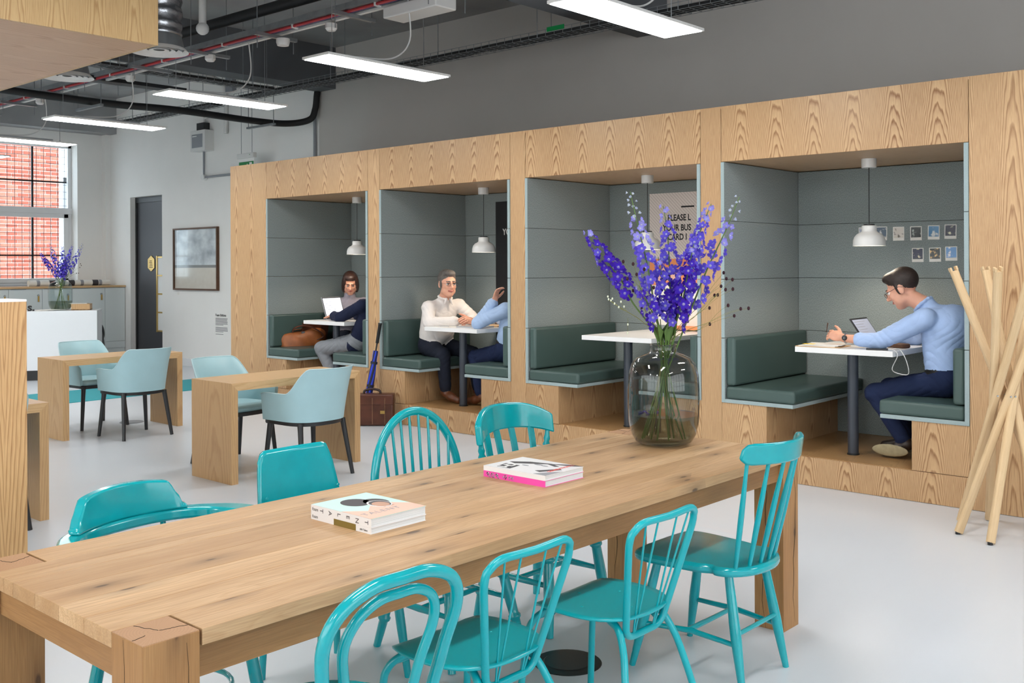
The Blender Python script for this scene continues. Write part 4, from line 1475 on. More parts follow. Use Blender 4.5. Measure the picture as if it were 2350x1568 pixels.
# ------------------------------------------------------------------ small desks and pale tub chairs
DK = [((-6.757, -6.238), (3.99, 5.15), 'wooden desk with mitred ends before the umbrella booth'),
      ((-9.47, -8.955), (4.03, 5.19), 'wooden desk with mitred ends before the white reception counter'),
      ((-6.757, -6.238), (1.56, 2.72), 'wooden desk mostly hidden behind the wooden counter end')]
for (x0, x1), (y0, y1), lab in DK:
    t = thing('wooden_desk', lab, 'desk', ((x0 + x1) / 2, (y0 + y1) / 2, 0), group='folded oak desks')
    W, L, H, th = x1 - x0, y1 - y0, 0.713, 0.055
    X = frame((0, 0, 0), (0, 1, 0), (0, 0, 1), (1, 0, 0))
    # three boards mitred together
    MB().prism([(-L / 2, H), (-L / 2 + th, H - th), (L / 2 - th, H - th), (L / 2, H)], -W / 2, W / 2, X).build('top', 'ash_desk_top', t)
    MB().prism([(-L / 2, 0), (-L / 2 + th, 0), (-L / 2 + th, H - th), (-L / 2, H)], -W / 2, W / 2, X).build('end_board', 'ash_desk', t)
    MB().prism([(L / 2, H), (L / 2 - th, H - th), (L / 2 - th, 0), (L / 2, 0)], -W / 2, W / 2, X).build('end_board', 'ash_desk', t)


def tub_chair(label, loc, rz):
    t = thing('tub_chair', label, 'chair', loc, rz, 'pale blue tub chairs')

    def plan(s, k):
        """s -1..1 from one arm front round the back to the other; k scales bottom/top"""
        a = s * 2.05
        w, d = 0.245 + 0.035 * k, 0.235 + 0.05 * k
        x = w * math.copysign(abs(math.sin(a)) ** 0.8, math.sin(a)) if abs(a) < PI / 2 else math.copysign(w, a)
        if abs(a) < PI / 2:
            y = -d * math.cos(a) ** 0.8
        else:
            y = (abs(a) - PI / 2) / (2.05 - PI / 2) * 0.215
        return x, y

    def hgt(s):
        a = abs(s)
        u = min(1, max(0, (a - 0.34) / 0.36))
        return 0.805 - 0.185 * (3 * u * u - 2 * u ** 3) - 0.012 * max(0, (a - 0.93) / 0.07) ** 2

    n = 57

    def outer(i, j):
        s = -1 + 2 * i
        h = hgt(s)
        k = j * (h - 0.42) / 0.38
        x, y = plan(s, k)
        return (x, y - 0.05 * k * k * (1 - abs(s)), 0.42 + (h - 0.42) * j)

    def inner(i, j):
        x, y, z = outer(i, 1 - j * 0.97)
        r = math.hypot(x, y)
        f = (0.034 * (0.3 + 0.7 * min(1, (j) * 6)))
        return (x - x / r * f * (1 if abs(x) > 0.05 else 0.4), y - (y / r) * f if y < 0.05 else y - 0.006 * min(1, j * 4), z)
    rows = [[outer(i / (n - 1), j / 8) for i in range(n)] for j in range(9)]
    rows += [[inner(i / (n - 1), j / 8) for i in range(n)] for j in range(1, 9)]
    m = MB()
    vs = [p for r_ in rows for p in r_]
    fs = []
    for j in range(len(rows) - 1):
        for i in range(n - 1):
            a, b = j * n + i, j * n + i + 1
            fs.append((a, b, b + n, a + n))
    K = len(rows)
    for e in (0, n - 1):
        for j in range(8):
            a, b = j * n + e, (j + 1) * n + e
            c, d = (K - 2 - j) * n + e if j else (K - 1) * n + e, (K - 2 - j) * n + e
            c = (K - 1 - j) * n + e
            fs.append((a, b, d, c))
    m.add(vs, fs).build('shell', 'pale_hide', t, smooth=60)
    MB().tube([Vector(outer(i / (n - 1), 1.0)) + V(0, 0, 0.001) for i in range(n)], 0.004, 6).build('piping', 'pale_piping', t, smooth=60)
    so = [plan(-1 + 2 * i / 40, 0.1) for i in range(41)]
    so = [(x * 0.9, y * 0.92) for x, y in so] + [(0.2, 0.235), (0.1, 0.25), (0, 0.255), (-0.1, 0.25), (-0.2, 0.235)]
    o = MB().prism(so, 0.415, 0.47).build('seat_cushion', 'pale_hide', t, smooth=50, bevel=0.02)
    MB().prism([(x * 1.02, y * 1.02) for x, y in so], 0.39, 0.42).build('frame', 'black_metal', t, smooth=40, bevel=0.004)
    for sx in (-1, 1):
        for sy in (-1, 1):
            a, b = V(sx * 0.198, sy * (0.185 if sy > 0 else 0.15), 0.41), V(sx * 0.235, sy * (0.218), 0.0)
            pts = [a.lerp(b, i / 8) for i in range(9)]
            MB().tube(pts, [0.022] + [0.021 - 0.006 * i / 8 for i in range(1, 9)], 8).build('leg', 'black_metal', t, smooth=60)
    return t


tub_chair('pale blue tub chair turned away, before the umbrella booth desk', (-6.13, 4.57, 0), R(93))
tub_chair('pale blue tub chair behind the desk nearer the booths, facing out', (-6.99, 4.50, 0), R(-82))
tub_chair('pale blue tub chair turned away, at the desk before the reception', (-8.77, 4.61, 0), R(92))
tub_chair('pale blue tub chair between the desk and the reception counter', (-9.62, 4.62, 0), R(-86))
tub_chair('pale blue tub chair half hidden by the wooden counter end', (-6.29, 2.30, 0), R(90))

# wooden counter end beside the table
t = thing('wood_counter', 'tall pine counter end standing beyond the oak table', 'counter', (-3.9, 1.62, 0))
MB().box(-0.02, 0, -2.2, 0, 0, 1.405).build('side_panel', 'pine_counter', t)
MB().box(-0.16, -0.02, -0.02, 0, 0, 1.405).build('end_panel', 'pine_counter', t)
MB().box(-0.18, -0.16, -2.2, 0, 0, 1.405).build('side_panel', 'pine_counter', t)
MB().box(-0.18, 0.0, -2.2, 0, 1.405, 1.413).build('counter_top', 'white_top', t)

# ------------------------------------------------------------------ things on the oak table
def stack_book(name, label, loc, w, l, h, cover, spine, lean=0.0):
    """spine towards -y; cover on top"""
    t = thing(name, label, 'magazine', loc, lean)
    MB().box(-w / 2 + 0.001, w / 2 - 0.002, 0.002, l - 0.002, 0.0012, h - 0.0012).build('pages', 'page_edge', t)
    MB().box(-w / 2, w / 2, 0.0, l, h - 0.0012, h).build('front_cover', cover, t)
    MB().box(-w / 2, w / 2, 0.0, l, 0, 0.0012).build('back_cover', spine, t)
    MB().box(-w / 2, w / 2, -0.0012, 0.0012, 0, h).build('spine', spine, t)
    return t


SPN = lambda z: frame((0, -0.0014, z), (1, 0, 0), (0, 0, 1), (0, -1, 0))


def poly_print(t, pts, z, mat, name='cover_print', th=0.0004):
    return MB().prism(pts, z, z + th).build(name, mat, t)


def ellp(cx, cy, rx, ry, n=24, a0=0, a1=360):
    return [(cx + rx * math.cos(R(a0 + (a1 - a0) * i / n)), cy + ry * math.sin(R(a0 + (a1 - a0) * i / n))) for i in range(n + (0 if a1 - a0 == 360 else 1))]


b1 = stack_book('magazine', 'thin white and khaki spined magazine under the mint coloured one', (-2.462, 1.953, TZ), 0.288, 0.222, 0.019, 'cover_white', 'cover_white')
MB().box(-0.03, 0.075, -0.0016, -0.0011, 0.0, 0.019).build('khaki_band', 'khaki_print', b1)
lettering('spine_lettering', 'foam', 0.014, 'black_print', b1, frame((-0.137, -0.0014, 0.006), (1, 0, 0), (0, 0, 1), (0, -1, 0)), 0.0003)
lettering('spine_lettering', '#36 Talent', 0.008, 'black_print', b1, frame((0.094, -0.0014, 0.006), (1, 0, 0), (0, 0, 1), (0, -1, 0)), 0.0003)
b2 = stack_book('magazine', 'mint and salmon covered magazine with a portrait, on top of its stack', (-2.462, 1.953, TZ + 0.0192), 0.288, 0.222, 0.026, 'mint', 'cover_white')
z = 0.026
poly_print(b2, [(0.143, 0.001), (0.143, 0.22), (0.075, 0.221), (0.035, 0.19), (-0.01, 0.165), (0.0, 0.12), (0.06, 0.06), (0.005, 0.001)], z, 'salmon')
poly_print(b2, ellp(-0.055, 0.105, 0.052, 0.046), z + 0.0003, 'ink_dark')
poly_print(b2, ellp(-0.015, 0.155, 0.048, 0.038), z + 0.0003, 'ink_dark')
poly_print(b2, ellp(0.012, 0.145, 0.046, 0.036), z + 0.0006, 'cover_white')
poly_print(b2, ellp(0.013, 0.146, 0.041, 0.031), z + 0.0009, 'ink_dark')
poly_print(b2, ellp(0.022, 0.142, 0.032, 0.026), z + 0.0012, 'skin_print')
poly_print(b2, [(0.0, 0.122), (0.055, 0.128), (0.06, 0.165), (0.04, 0.17), (0.03, 0.14)], z + 0.0005, 'skin_print')
lettering('cover_lettering', 'TALENT', 0.034, 'ink_grey', b2, frame((0.1, 0.014, z + 0.0006), (0, 1, 0), (-1, 0, 0), (0, 0, 1)), 0.0002, spacing=1.25)
lettering('spine_lettering', 'foam', 0.015, 'black_print', b2, frame((-0.137, -0.0014, 0.009), (1, 0, 0), (0, 0, 1), (0, -1, 0)), 0.0003)
for k, L in enumerate('TALENT'):
    lettering('spine_lettering', L, 0.022, 'ink_dark', b2, frame((-0.098 + k * 0.043, -0.0014, 0.020), (0, 0, -1), (1, 0, 0), (0, -1, 0)), 0.0003)
b3 = stack_book('magazine', 'magazine with a hot pink spine under the one with a pale face', (-2.491, 2.776, TZ), 0.302, 0.222, 0.023, 'hot_pink', 'hot_pink')
scr = [[(-0.128, 0.019), (-0.135, 0.013), (-0.13, 0.008), (-0.122, 0.014), (-0.127, 0.019), (-0.122, 0.005), (-0.115, 0.002)],
       [(-0.108, 0.017), (-0.112, 0.011), (-0.104, 0.004), (-0.096, 0.003), (-0.096, 0.010), (-0.104, 0.017), (-0.108, 0.017)],
       [(-0.083, 0.019), (-0.088, 0.013), (-0.083, 0.008), (-0.077, 0.014), (-0.082, 0.018), (-0.078, 0.005), (-0.07, 0.002)],
       [(-0.05, 0.006), (-0.052, 0.012), (-0.046, 0.009), (-0.044, 0.016), (-0.036, 0.019), (-0.034, 0.012), (-0.04, 0.004)],
       [(-0.018, 0.004), (-0.024, 0.010), (-0.018, 0.016), (-0.01, 0.01), (-0.004, 0.017), (-0.002, 0.006)]]
for pts in scr:
    MB().tube([(x, -0.0016, z) for x, z in pts], 0.0018, 5).build('spine_scribble', 'black_print', b3)
    MB().tube([(x + 0.0008, -0.0026, z + 0.0004) for x, z in pts], 0.0007, 4).build('spine_scribble', 'white_print', b3)
b4 = stack_book('magazine', 'white magazine with a large pale face, lying on the pink spined one', (-2.491, 2.776, TZ + 0.0232), 0.302, 0.222, 0.018, 'cover_white', 'cover_white')
z = 0.018
poly_print(b4, [(-0.1, 0.018), (-0.035, 0.018), (-0.045, 0.085), (-0.115, 0.085)], z, 'ink_dark')
lettering('cover_lettering', 'i-D', 0.058, 'white_print', b4, frame((-0.06, 0.02, z + 0.0005), (0, 1, 0), (-1, 0, 0), (0, 0, 1)) , 0.0002, bold=0.002)
poly_print(b4, [(-0.128, 0.12), (-0.09, 0.105), (0.02, 0.17), (0.07, 0.15), (0.085, 0.16), (0.03, 0.185), (-0.06, 0.165)], z, 'ink_dark')
poly_print(b4, [(0.0, 0.165), (0.12, 0.2), (0.15, 0.221), (0.10, 0.221), (0.04, 0.185)], z + 0.0002, 'ink_dark')
for (cx, cy, rx, ry) in ((-0.03, 0.10, 0.016, 0.006), (0.0, 0.14, 0.02, 0.008), (0.035, 0.135, 0.016, 0.006)):
    poly_print(b4, ellp(cx, cy, rx, ry), z + 0.0004, 'ink_grey')
poly_print(b4, [(0.06, 0.05), (0.09, 0.04), (0.13, 0.12), (0.115, 0.13)], z, 'ink_dark')
poly_print(b4, [(0.09, 0.005), (0.15, 0.002), (0.15, 0.1), (0.12, 0.06)], z, 'ink_grey')
lettering('cover_lettering', 'GENERATION Z', 0.022, 'coral_print', b4, frame((0.12, 0.06, z + 0.0007), (-0.05, 0.99, 0), (-0.99, -0.05, 0), (0, 0, 1)), 0.0002)

# ------------------------------------------------------------------ far end: cabinets, reception, pictures
ys = [3.9, 4.45, 4.97, 5.46, 5.97, 6.485, 6.996, 7.468, 8.022, 8.372]
for k, (a, b) in enumerate(zip(ys, ys[1:])):
    lab = 'pale grey storage cupboard under the window, ' + ['first', 'second', 'third', 'fourth', 'fifth', 'sixth', 'seventh', 'eighth', 'last'][8 - k if k else 8].replace('first', 'against the back wall').replace('second', 'one from the back wall').replace('third', 'two from the back wall').replace('fourth', 'three from the back wall').replace('fifth', 'four from the back wall').replace('sixth', 'five from the back wall').replace('seventh', 'six from the back wall').replace('eighth', 'seven from the back wall').replace('last', 'eight from the back wall')
    t = thing('storage_cupboard', lab, 'cupboard', (-16.26, a, 0), group='cupboards under the window')
    MB().box(-0.6, -0.02, 0.001, b - a - 0.001, 0.1, 1.205).build('body', 'cabinet_white', t)
    dr_ = MB().box(-0.02, 0, 0.003, b - a - 0.003, 0.31, 1.195).build('door', 'cabinet_white', t, bevel=0.002)
    if b - a > 0.4:
        MB().box(0.0, 0.012, 0.03, b - a - 0.25, 1.195, 1.201).build('pull_edge', 'grey_plastic', dr_)
        MB().lathe([(0, 0), (0.018, 0), (0.015, 0.012), (0, 0.012)], 12, M=frame((0, b - a - 0.06, 1.1), (0, 1, 0), (0, 0, 1), (1, 0, 0))).build('lock', 'steel', dr_, smooth=40)
        MB().box(0.012, 0.016, b - a - 0.075, b - a - 0.05, 1.0, 1.09).build('key_tag', 'brass', dr_)
    MB().box(-0.02, 0.0, 0.003, b - a - 0.003, 0.2, 0.305).build('drawer', 'cabinet_white', t)
    MB().box(-0.55, -0.03, 0.0, b - a, 0, 0.1).build('plinth', 'walnut', t)
tag(MB().box(-16.88, -16.24, 3.9, 8.375, 1.208, 1.236).build('cupboard_top', 'ash_desk_top'), 'continuous oak top of the cupboards under the window', 'worktop')
t = thing('paper_roll', 'long roll of printed paper lying on the cupboard top', 'paper roll', (-16.5, 6.88, 1.286))
MB().tube([(0, 0, 0), (0, 1.33, 0)], 0.048, 14).build('roll', 'paper', t, smooth=50)
for k in range(7):
    y = 0.12 + k * 0.17 + 0.03 * (k % 3)
    MB().tube([(0, y, 0), (0, y + 0.05 + 0.05 * (k % 2), 0)], 0.0488, 14).build('print_band', ['ink_grey', 'ink_dark'][k % 2], t, smooth=50)

RA = R(-32)
rc = thing('reception_counter', 'white block reception counter standing askew before the cupboards', 'counter', (-13.61, 6.60, 0), RA)
MB().box(-0.62, 0, -3.0, 0, 0.14, 0.945).build('block', 'white_gloss', rc, bevel=0.004)
MB().box(-0.56, -0.08, -2.9, -0.12, 0, 0.14).build('recess_base', 'black_metal', rc)
U = Matrix.Translation((-13.61, 6.60, 0.945)) @ Matrix.Rotation(RA, 4, 'Z')


def on_counter(x, y):
    p = U @ Vector((x, y, 0))
    return (p.x, p.y, p.z)


o = lettering('sign_letters', 's.', 0.15, 'black_print', None, Matrix.Translation(on_counter(-0.12, -0.895)) @ Matrix.Rotation(RA, 4, 'Z') @ frame((0, 0, 0.002), (0, 1, 0), (0, 0, 1), (1, 0, 0)), 0.012, bold=0.004)
tag(o, 'black standing sign letters on the white reception counter', 'sign')
t = thing('wooden_tray', 'small wooden tray holding papers on the reception counter', 'tray', on_counter(-0.3, -0.24), RA)
MB().box(-0.14, 0.14, -0.11, 0.13, 0, 0.012).build('tray_base', 'walnut', t)
MB().box(0.125, 0.14, -0.11, 0.13, 0.0, 0.085).build('tray_side', 'ash_desk', t)
MB().box(-0.14, -0.125, -0.11, 0.13, 0.0, 0.085).build('tray_side', 'ash_desk', t)
MB().box(-0.125, 0.125, 0.115, 0.13, 0.0, 0.085).build('tray_side', 'ash_desk', t)
MB().box(-0.125, 0.125, -0.11, -0.095, 0.0, 0.085).build('tray_side', 'ash_desk', t)
MB().box(-0.12, 0.11, -0.15, 0.09, 0.087, 0.094).build('paper_sheets', 'paper', t)
t = thing('leaflets', 'flat leaflets spread on the counter beside the flower vase', 'leaflets', on_counter(-0.2, -0.72), RA)
for k in range(4):
    MB().box(-0.1, 0.1, -0.07, 0.07, 0.001 + k * 0.004, 0.004 + k * 0.004).build('leaflet', 'paper', t, loc=(0.02 * k, 0.06 * k, 0), rz=0.3 * k)
oc = thing('office_chair', 'black office chair back just showing beside the reception counter', 'chair', (-14.34, 6.88, 0), R(120))
MB().tube(bez([(-0.2, 0, 0.42), (-0.22, -0.03, 0.55), (-0.15, -0.05, 0.68), (0.0, -0.06, 0.72), (0.15, -0.05, 0.68), (0.22, -0.03, 0.55), (0.2, 0, 0.42)], 6), 0.022, 8).build('back_frame', 'black_plastic', oc, smooth=60)
MB().prism(rrect(0.42, 0.38, 0.05), 0.5, 0.52, frame((0, -0.55, 0.50), (1, 0, 0), (0, 0.12, 1), (0, 1, 0))).build('back_pad', 'black_plastic', oc)
MB().prism(rrect(0.48, 0.46, 0.08), 0.44, 0.5, Matrix.Translation((0, 0.22, 0))).build('seat', 'black_plastic', oc, bevel=0.015)
MB().tube([(0, 0.22, 0.06), (0, 0.22, 0.44)], 0.03, 10).build('column', 'black_metal', oc)
for k in range(5):
    a = 2 * PI * k / 5
    MB().tube([(0, 0.22, 0.09), (0.28 * math.cos(a), 0.22 + 0.28 * math.sin(a), 0.05)], [0.025, 0.015], 8).build('foot', 'black_metal', oc)
    MB().ell((0.28 * math.cos(a), 0.22 + 0.28 * math.sin(a), 0.028), (0.028, 0.028, 0.028), 8, 6).build('castor', 'black_plastic', oc)

pf = thing('framed_picture', 'dark framed photograph of a cloudy pale shore on the white wall', 'picture', (-14.03, WY, 1.66))
m = MB()
for (x0, x1, z0, z1) in ((-0.63, 0.63, 0.455, 0.48), (-0.63, 0.63, -0.48, -0.455), (-0.63, -0.605, -0.455, 0.455), (0.605, 0.63, -0.455, 0.455)):
    m.box(x0, x1, -0.045, 0, z0, z1)
m.build('frame', 'walnut', pf)
pr = MB().box(-0.605, 0.605, -0.018, 0, 0.0, 0.91).build('print', 'sea_print', pf)
pr.location = (0, 0, -0.455)
MB().box(-0.605, 0.605, -0.034, -0.031, -0.455, 0.455).build('glass', 'pane_glass', pf)
wt = thing('wall_text', 'small printed exhibition text on the white wall beside the booth', 'wall text', (-13.51, WY, 0.84))
WT = lambda x, z: frame((x, -0.001, z), (1, 0, 0), (0, 0, 1), (0, -1, 0))
lettering('heading', 'Foam Editions', 0.05, 'black_print', wt, WT(0, -0.04), 0.0005, bold=0.001)
m = MB()
zz = -0.075
for para in (7, 5, 1):
    for q in range(para):
        m.box(0, 0.33 - (0.12 if q == para - 1 else random.uniform(0, 0.02)), -0.001, -0.0003, zz, zz + 0.008)
        zz -= 0.0165
    zz -= 0.02
m.build('text_lines', 'grey_print', wt)
t = MB().box(-14.66 + 0.06, -14.66 + 0.12, WY - 0.002, WY, 1.10, 1.14).build('caption_card', 'paper')
tag(t, 'tiny white caption card under the framed photograph', 'caption')

# ------------------------------------------------------------------ in the booths
PB = lambda x, z: frame((x, 0, z), (1, 0, 0), (0, 0, 1), (0, -1, 0))
by = BACK - FT
po = thing('striped_poster', 'pale striped poster asking for business cards on the felt wall', 'poster', (-5.30, by, 0.99))
MB().box(0, 0.80, -0.005, 0, 0.60, 1.195).build('sheet', 'striped_print', po)
MB().box(0, 0.80, -0.005, 0, 0.0, 0.36).build('sheet', 'paper', po)
MB().box(0.0, 0.80, -0.005, 0, 0.36, 0.60).build('picture_band', 'orange_print', po)
MB().prism([(0.05, 0.38), (0.3, 0.42), (0.33, 0.5), (0.12, 0.52)], 0.0052, 0.0058, PB(0, 0)).build('picture_shape', 'salmon', po)
MB().box(0.32, 0.46, -0.0065, -0.005, 0.46, 0.53).build('blue_tag', 'blue_print', po)
MB().box(0.34, 0.475, -0.0065, -0.005, 1.058, 1.072).build('dash', 'black_print', po)
for txt, x, zt in (('PLEASE L', 0.195, 0.995), ('YOUR BUS', 0.145, 0.905), ('CARD I', 0.195, 0.822)):
    lettering('poster_lettering', txt, 0.078, 'black_print', po, PB(x, zt - 0.052) @ Matrix.Translation((0, 0, 0.0052)), 0.0004, bold=0.0022, squash=0.80)
MB().box(0.30, 0.80, -0.09, 0, -0.03, 0.0).build('orange_ledge', 'orange_print', po)
pb = thing('black_poster', 'tall black poster behind the man in the white shirt', 'poster', (-7.225, by, 0.55))
MB().box(0, 0.85, -0.005, 0, 0, 1.65).build('sheet', 'black_print', pb)
lettering('poster_lettering', 'YO', 0.088, 'white_print', pb, PB(0.10, 1.305) @ Matrix.Translation((0, 0, 0.0055)), 0.0004, bold=0.002, squash=0.85)
pos = [(-3.285, 1.77), (-3.146, 1.771), (-3.014, 1.766), (-2.882, 1.766), (-2.75, 1.769), (-2.628, 1.772), (-2.869, 1.601), (-2.741, 1.602), (-2.623, 1.609)]
plab = ['half hidden behind the lamp shade, dusk blue', 'half hidden behind the lamp shade, mountain view', 'of a pale sandy beach with birds', 'of a dark forest with specks of light', 'of a jetty under a blue sky', 'of a night scene with white lights',
        'of a green field under a dark blue sky', 'of an orange sunset band over dark land', 'of a snowy slope under a blue sky']
for k, (x, z) in enumerate(pos):
    t = thing('instant_photo', 'instant photograph ' + plab[k] + ', pinned on felt', 'photo', (x, by, z), group='instant photos in the booth')
    t.rotation_euler[1] = R(random.uniform(-1.2, 1.2))
    MB().box(-0.043, 0.043, -0.002, 0, -0.053, 0.053).build('card', 'paper', t)
    p = MB().box(-0.037, 0.037, -0.0028, -0.002, 0, 0.078).build('image', 'polaroid_print_%d' % k, t)
    p.location = (0, 0, -0.031)

# laptops
def laptop(name, label, loc, rz, w, d, tilt, scr, rim='laptop_metal'):
    t = thing(name, label, 'laptop', loc, rz)
    MB().box(-w / 2, w / 2, -d / 2, d / 2, 0, 0.012).build('base', 'laptop_metal', t, bevel=0.003)
    MB().box(-w / 2 + 0.03, w / 2 - 0.03, -0.01, d / 2 - 0.02, 0.012, 0.0135).build('keyboard', 'laptop_dark', t)
    if tilt is not None:
        M = Matrix.Translation((0, d / 2, 0.01)) @ Matrix.Rotation(R(-tilt), 4, 'X')
        MB().box(-w / 2, w / 2, 0.0, 0.007, 0, d, M=M).build('lid', rim, t)
        MB().box(-w / 2 + 0.004, w / 2 - 0.004, -0.001, 0, 0.006, d - 0.004, M=M).build('bezel', 'laptop_dark', t)
        s = MB().box(-w / 2 + 0.014, w / 2 - 0.014, -0.002, -0.001, 0.016, d - 0.014, M=M).build('screen', scr, t)
        m = MB()
        for q in range(7):
            m.box(-w / 2 + 0.03, -w / 2 + 0.03 + random.uniform(0.08, w - 0.08), -0.0026, -0.002, d - 0.03 - q * 0.022, d - 0.033 - q * 0.022, M=M)
        m.build('screen_lines', 'ink_grey', s)
        if scr == 'screen_white':
            MB().box(-w / 2 + 0.02, -w / 2 + 0.11, -0.003, -0.002, 0.02, 0.032, M=M).build('screen_button', 'red_orange', s)
    return t


laptop('laptop', 'open laptop with a bright white screen facing out of the booth', (-8.885, 7.13, 0.95), R(107), 0.36, 0.245, 16, 'screen_white')
laptop('laptop', 'open dark lidded laptop in front of the man in the blue shirt', (-2.885, 7.28, 0.95), R(92), 0.32, 0.215, 34, 'screen_grey', 'laptop_dark')
t = thing('laptop', 'closed slim silver laptop lying flat by the cup', 'laptop', (-6.70, 6.93, 0.95), R(8))
MB().prism(rrect(0.30, 0.21, 0.012), 0, 0.009).build('base', 'laptop_metal', t)
MB().prism(rrect(0.30, 0.21, 0.012), 0.0095, 0.015).build('lid', 'laptop_metal', t)
t = thing('paper_sheet', 'loose sheet of paper before the man in white', 'paper', (-7.02, 6.88, 0.951), R(-12))
MB().box(-0.14, 0.14, -0.09, 0.09, 0, 0.001).build('sheet', 'paper', t)
MB().tube(bez([(-0.08, -0.04, 0.004), (-0.02, -0.07, 0.004), (0.04, -0.03, 0.004), (0.1, -0.05, 0.004)], 6), 0.003, 6).build('pen', 'laptop_metal', t)
t = thing('notebook', 'kraft notebook under the closed laptop side', 'notebook', (-6.66, 7.18, 0.951), R(-5))
MB().box(-0.12, 0.12, -0.09, 0.09, 0, 0.012).build('cover', 'kraft', t)
sc = thing('saucer', 'white saucer under the coffee cup', 'saucer', (-6.80, 7.36, 0.951))
MB().lathe([(0, 0.002), (0.035, 0.002), (0.065, 0.012), (0.068, 0.014), (0.06, 0.013), (0.034, 0.005), (0, 0.005)], 28).build('dish', 'porcelain', sc, smooth=60)
cu = thing('coffee_cup', 'white coffee cup on its saucer', 'cup', (-6.80, 7.36, 0.957), R(200))
MB().lathe([(0, 0), (0.026, 0), (0.034, 0.01), (0.046, 0.045), (0.05, 0.082), (0.047, 0.082), (0.043, 0.045), (0.03, 0.012), (0, 0.008)], 28).build('bowl', 'porcelain', cu, smooth=60)
MB().tube(bez([(0.047, 0, 0.07), (0.07, 0, 0.068), (0.078, 0, 0.045), (0.066, 0, 0.025), (0.042, 0, 0.028)], 6), 0.006, 8).build('handle', 'porcelain', cu, smooth=60)
# papers of the man in blue
t = thing('paper_folder', 'open folder of papers with a yellow note', 'papers', (-3.19, 6.87, 0.951), R(6))
MB().box(-0.17, 0.15, -0.12, 0.12, 0, 0.004).build('folder', 'kraft', t)
for k in range(3):
    MB().box(-0.15 + 0.02 * k, 0.11 + 0.015 * k, -0.11, 0.1, 0.004 + 0.005 * k, 0.008 + 0.005 * k).build('sheet', 'paper', t, rz=0.06 * k)
MB().box(-0.12, -0.04, -0.115, -0.06, 0.0185, 0.0195).build('sticky_note', 'sticky_yellow', t)
t = thing('phone', 'dark phone with a cable beside the elbow of the man in blue', 'phone', (-2.78, 6.80, 0.951), R(20))
MB().prism(rrect(0.14, 0.07, 0.01), 0, 0.009).build('body', 'laptop_dark', t)
o = MB().tube(bez([(-2.71, 6.80, 0.957), (-2.66, 6.79, 0.955), (-2.63, 6.77, 0.92), (-2.67, 6.78, 0.83), (-2.64, 6.80, 0.80), (-2.57, 6.80, 0.80), (-2.58, 6.80, 0.88), (-2.625, 6.82, 0.95), (-2.70, 6.92, 0.957)], 8), 0.003, 6).build('charging_cable', 'white_plastic', smooth=60)
tag(o, 'white charging cable hanging in a loop over the booth table edge', 'cable')
t = thing('spectacle_case', 'brown crumpled case on the booth table behind the phone', 'case', (-2.76, 7.08, 0.951), R(-20))
MB().prism(rrect(0.2, 0.09, 0.03), 0, 0.03).build('body', 'walnut', t, bevel=0.01)

# leather bag on the first bench
t = thing('leather_bag', 'slouched tan leather handbag on the green bench', 'bag', (-9.50, 6.99, 0.642), R(72))
prof = [(-0.27, 0.0), (-0.285, 0.06), (-0.25, 0.12), (-0.18, 0.155), (-0.05, 0.15), (0.08, 0.165), (0.2, 0.175), (0.26, 0.14), (0.285, 0.08), (0.27, 0.0)]
m = MB()
NN = 48


def bagf(i, j):
    a = 2 * PI * i
    h = j
    wx = 0.275 + 0.02 * math.sin(a * 3 + 4 * h)
    wy = (0.12 * (1 - 0.62 * h ** 1.6)) + 0.008 * math.sin(a * 7 + 5 * h)
    zt = 0.155 + 0.03 * math.sin(math.cos(a) * 2.2 + 0.6) + 0.012 * math.sin(a * 5)
    k = (abs(math.cos(a)) ** 3 + abs(math.sin(a)) ** 3) ** (-1 / 3)
    return (wx * k * math.cos(a) * (1 - 0.08 * h * h), wy * k * math.sin(a), zt * math.sin(h * PI / 2) ** 0.9)


m.grid(bagf, NN, 12, wrap=True)
m.add([bagf(i / NN, 0) for i in range(NN)], [tuple(range(NN))])
m.add([bagf(i / NN, 1) for i in range(NN)], [tuple(range(NN))])
m.build('body', 'leather_tan', t, smooth=70)
MB().tube([(x, 0.0, z + 0.012) for x, z in ((-0.24, 0.13), (-0.1, 0.165), (0.05, 0.175), (0.2, 0.16))], 0.012, 8, flat=(0.5, 1.8)).build('flap_roll', 'leather_tan', t, smooth=60)
for yy, off in ((-0.05, 0.0), (0.05, 0.03)):
    MB().tube(bez([(-0.12, yy, 0.13), (-0.1 + off, yy * 1.2, 0.2), (0.02 + off, yy * 1.8, 0.225), (0.16, yy * 2.2, 0.17), (0.22, yy * 2.3, 0.1), (0.15, yy * 1.9, 0.06)], 8), 0.012, 8, flat=(0.5, 1.5)).build('strap', 'leather_brown', t, smooth=60)
MB().box(-0.02, 0.02, -0.075, -0.065, 0.12, 0.16).build('buckle', 'steel', t)
t = thing('leather_folder', 'flat brown leather document case propped behind the handbag', 'document case', (-9.47, 7.14, 0.645), R(86))
M_ = Matrix.Rotation(R(9), 4, 'X')
MB().box(-0.17, 0.17, -0.012, 0.012, 0, 0.26, M=M_).build('case', 'leather_brown', t, bevel=0.006)
MB().box(-0.171, 0.171, -0.016, -0.012, 0.15, 0.261, M=M_).build('flap', 'leather_brown', t)

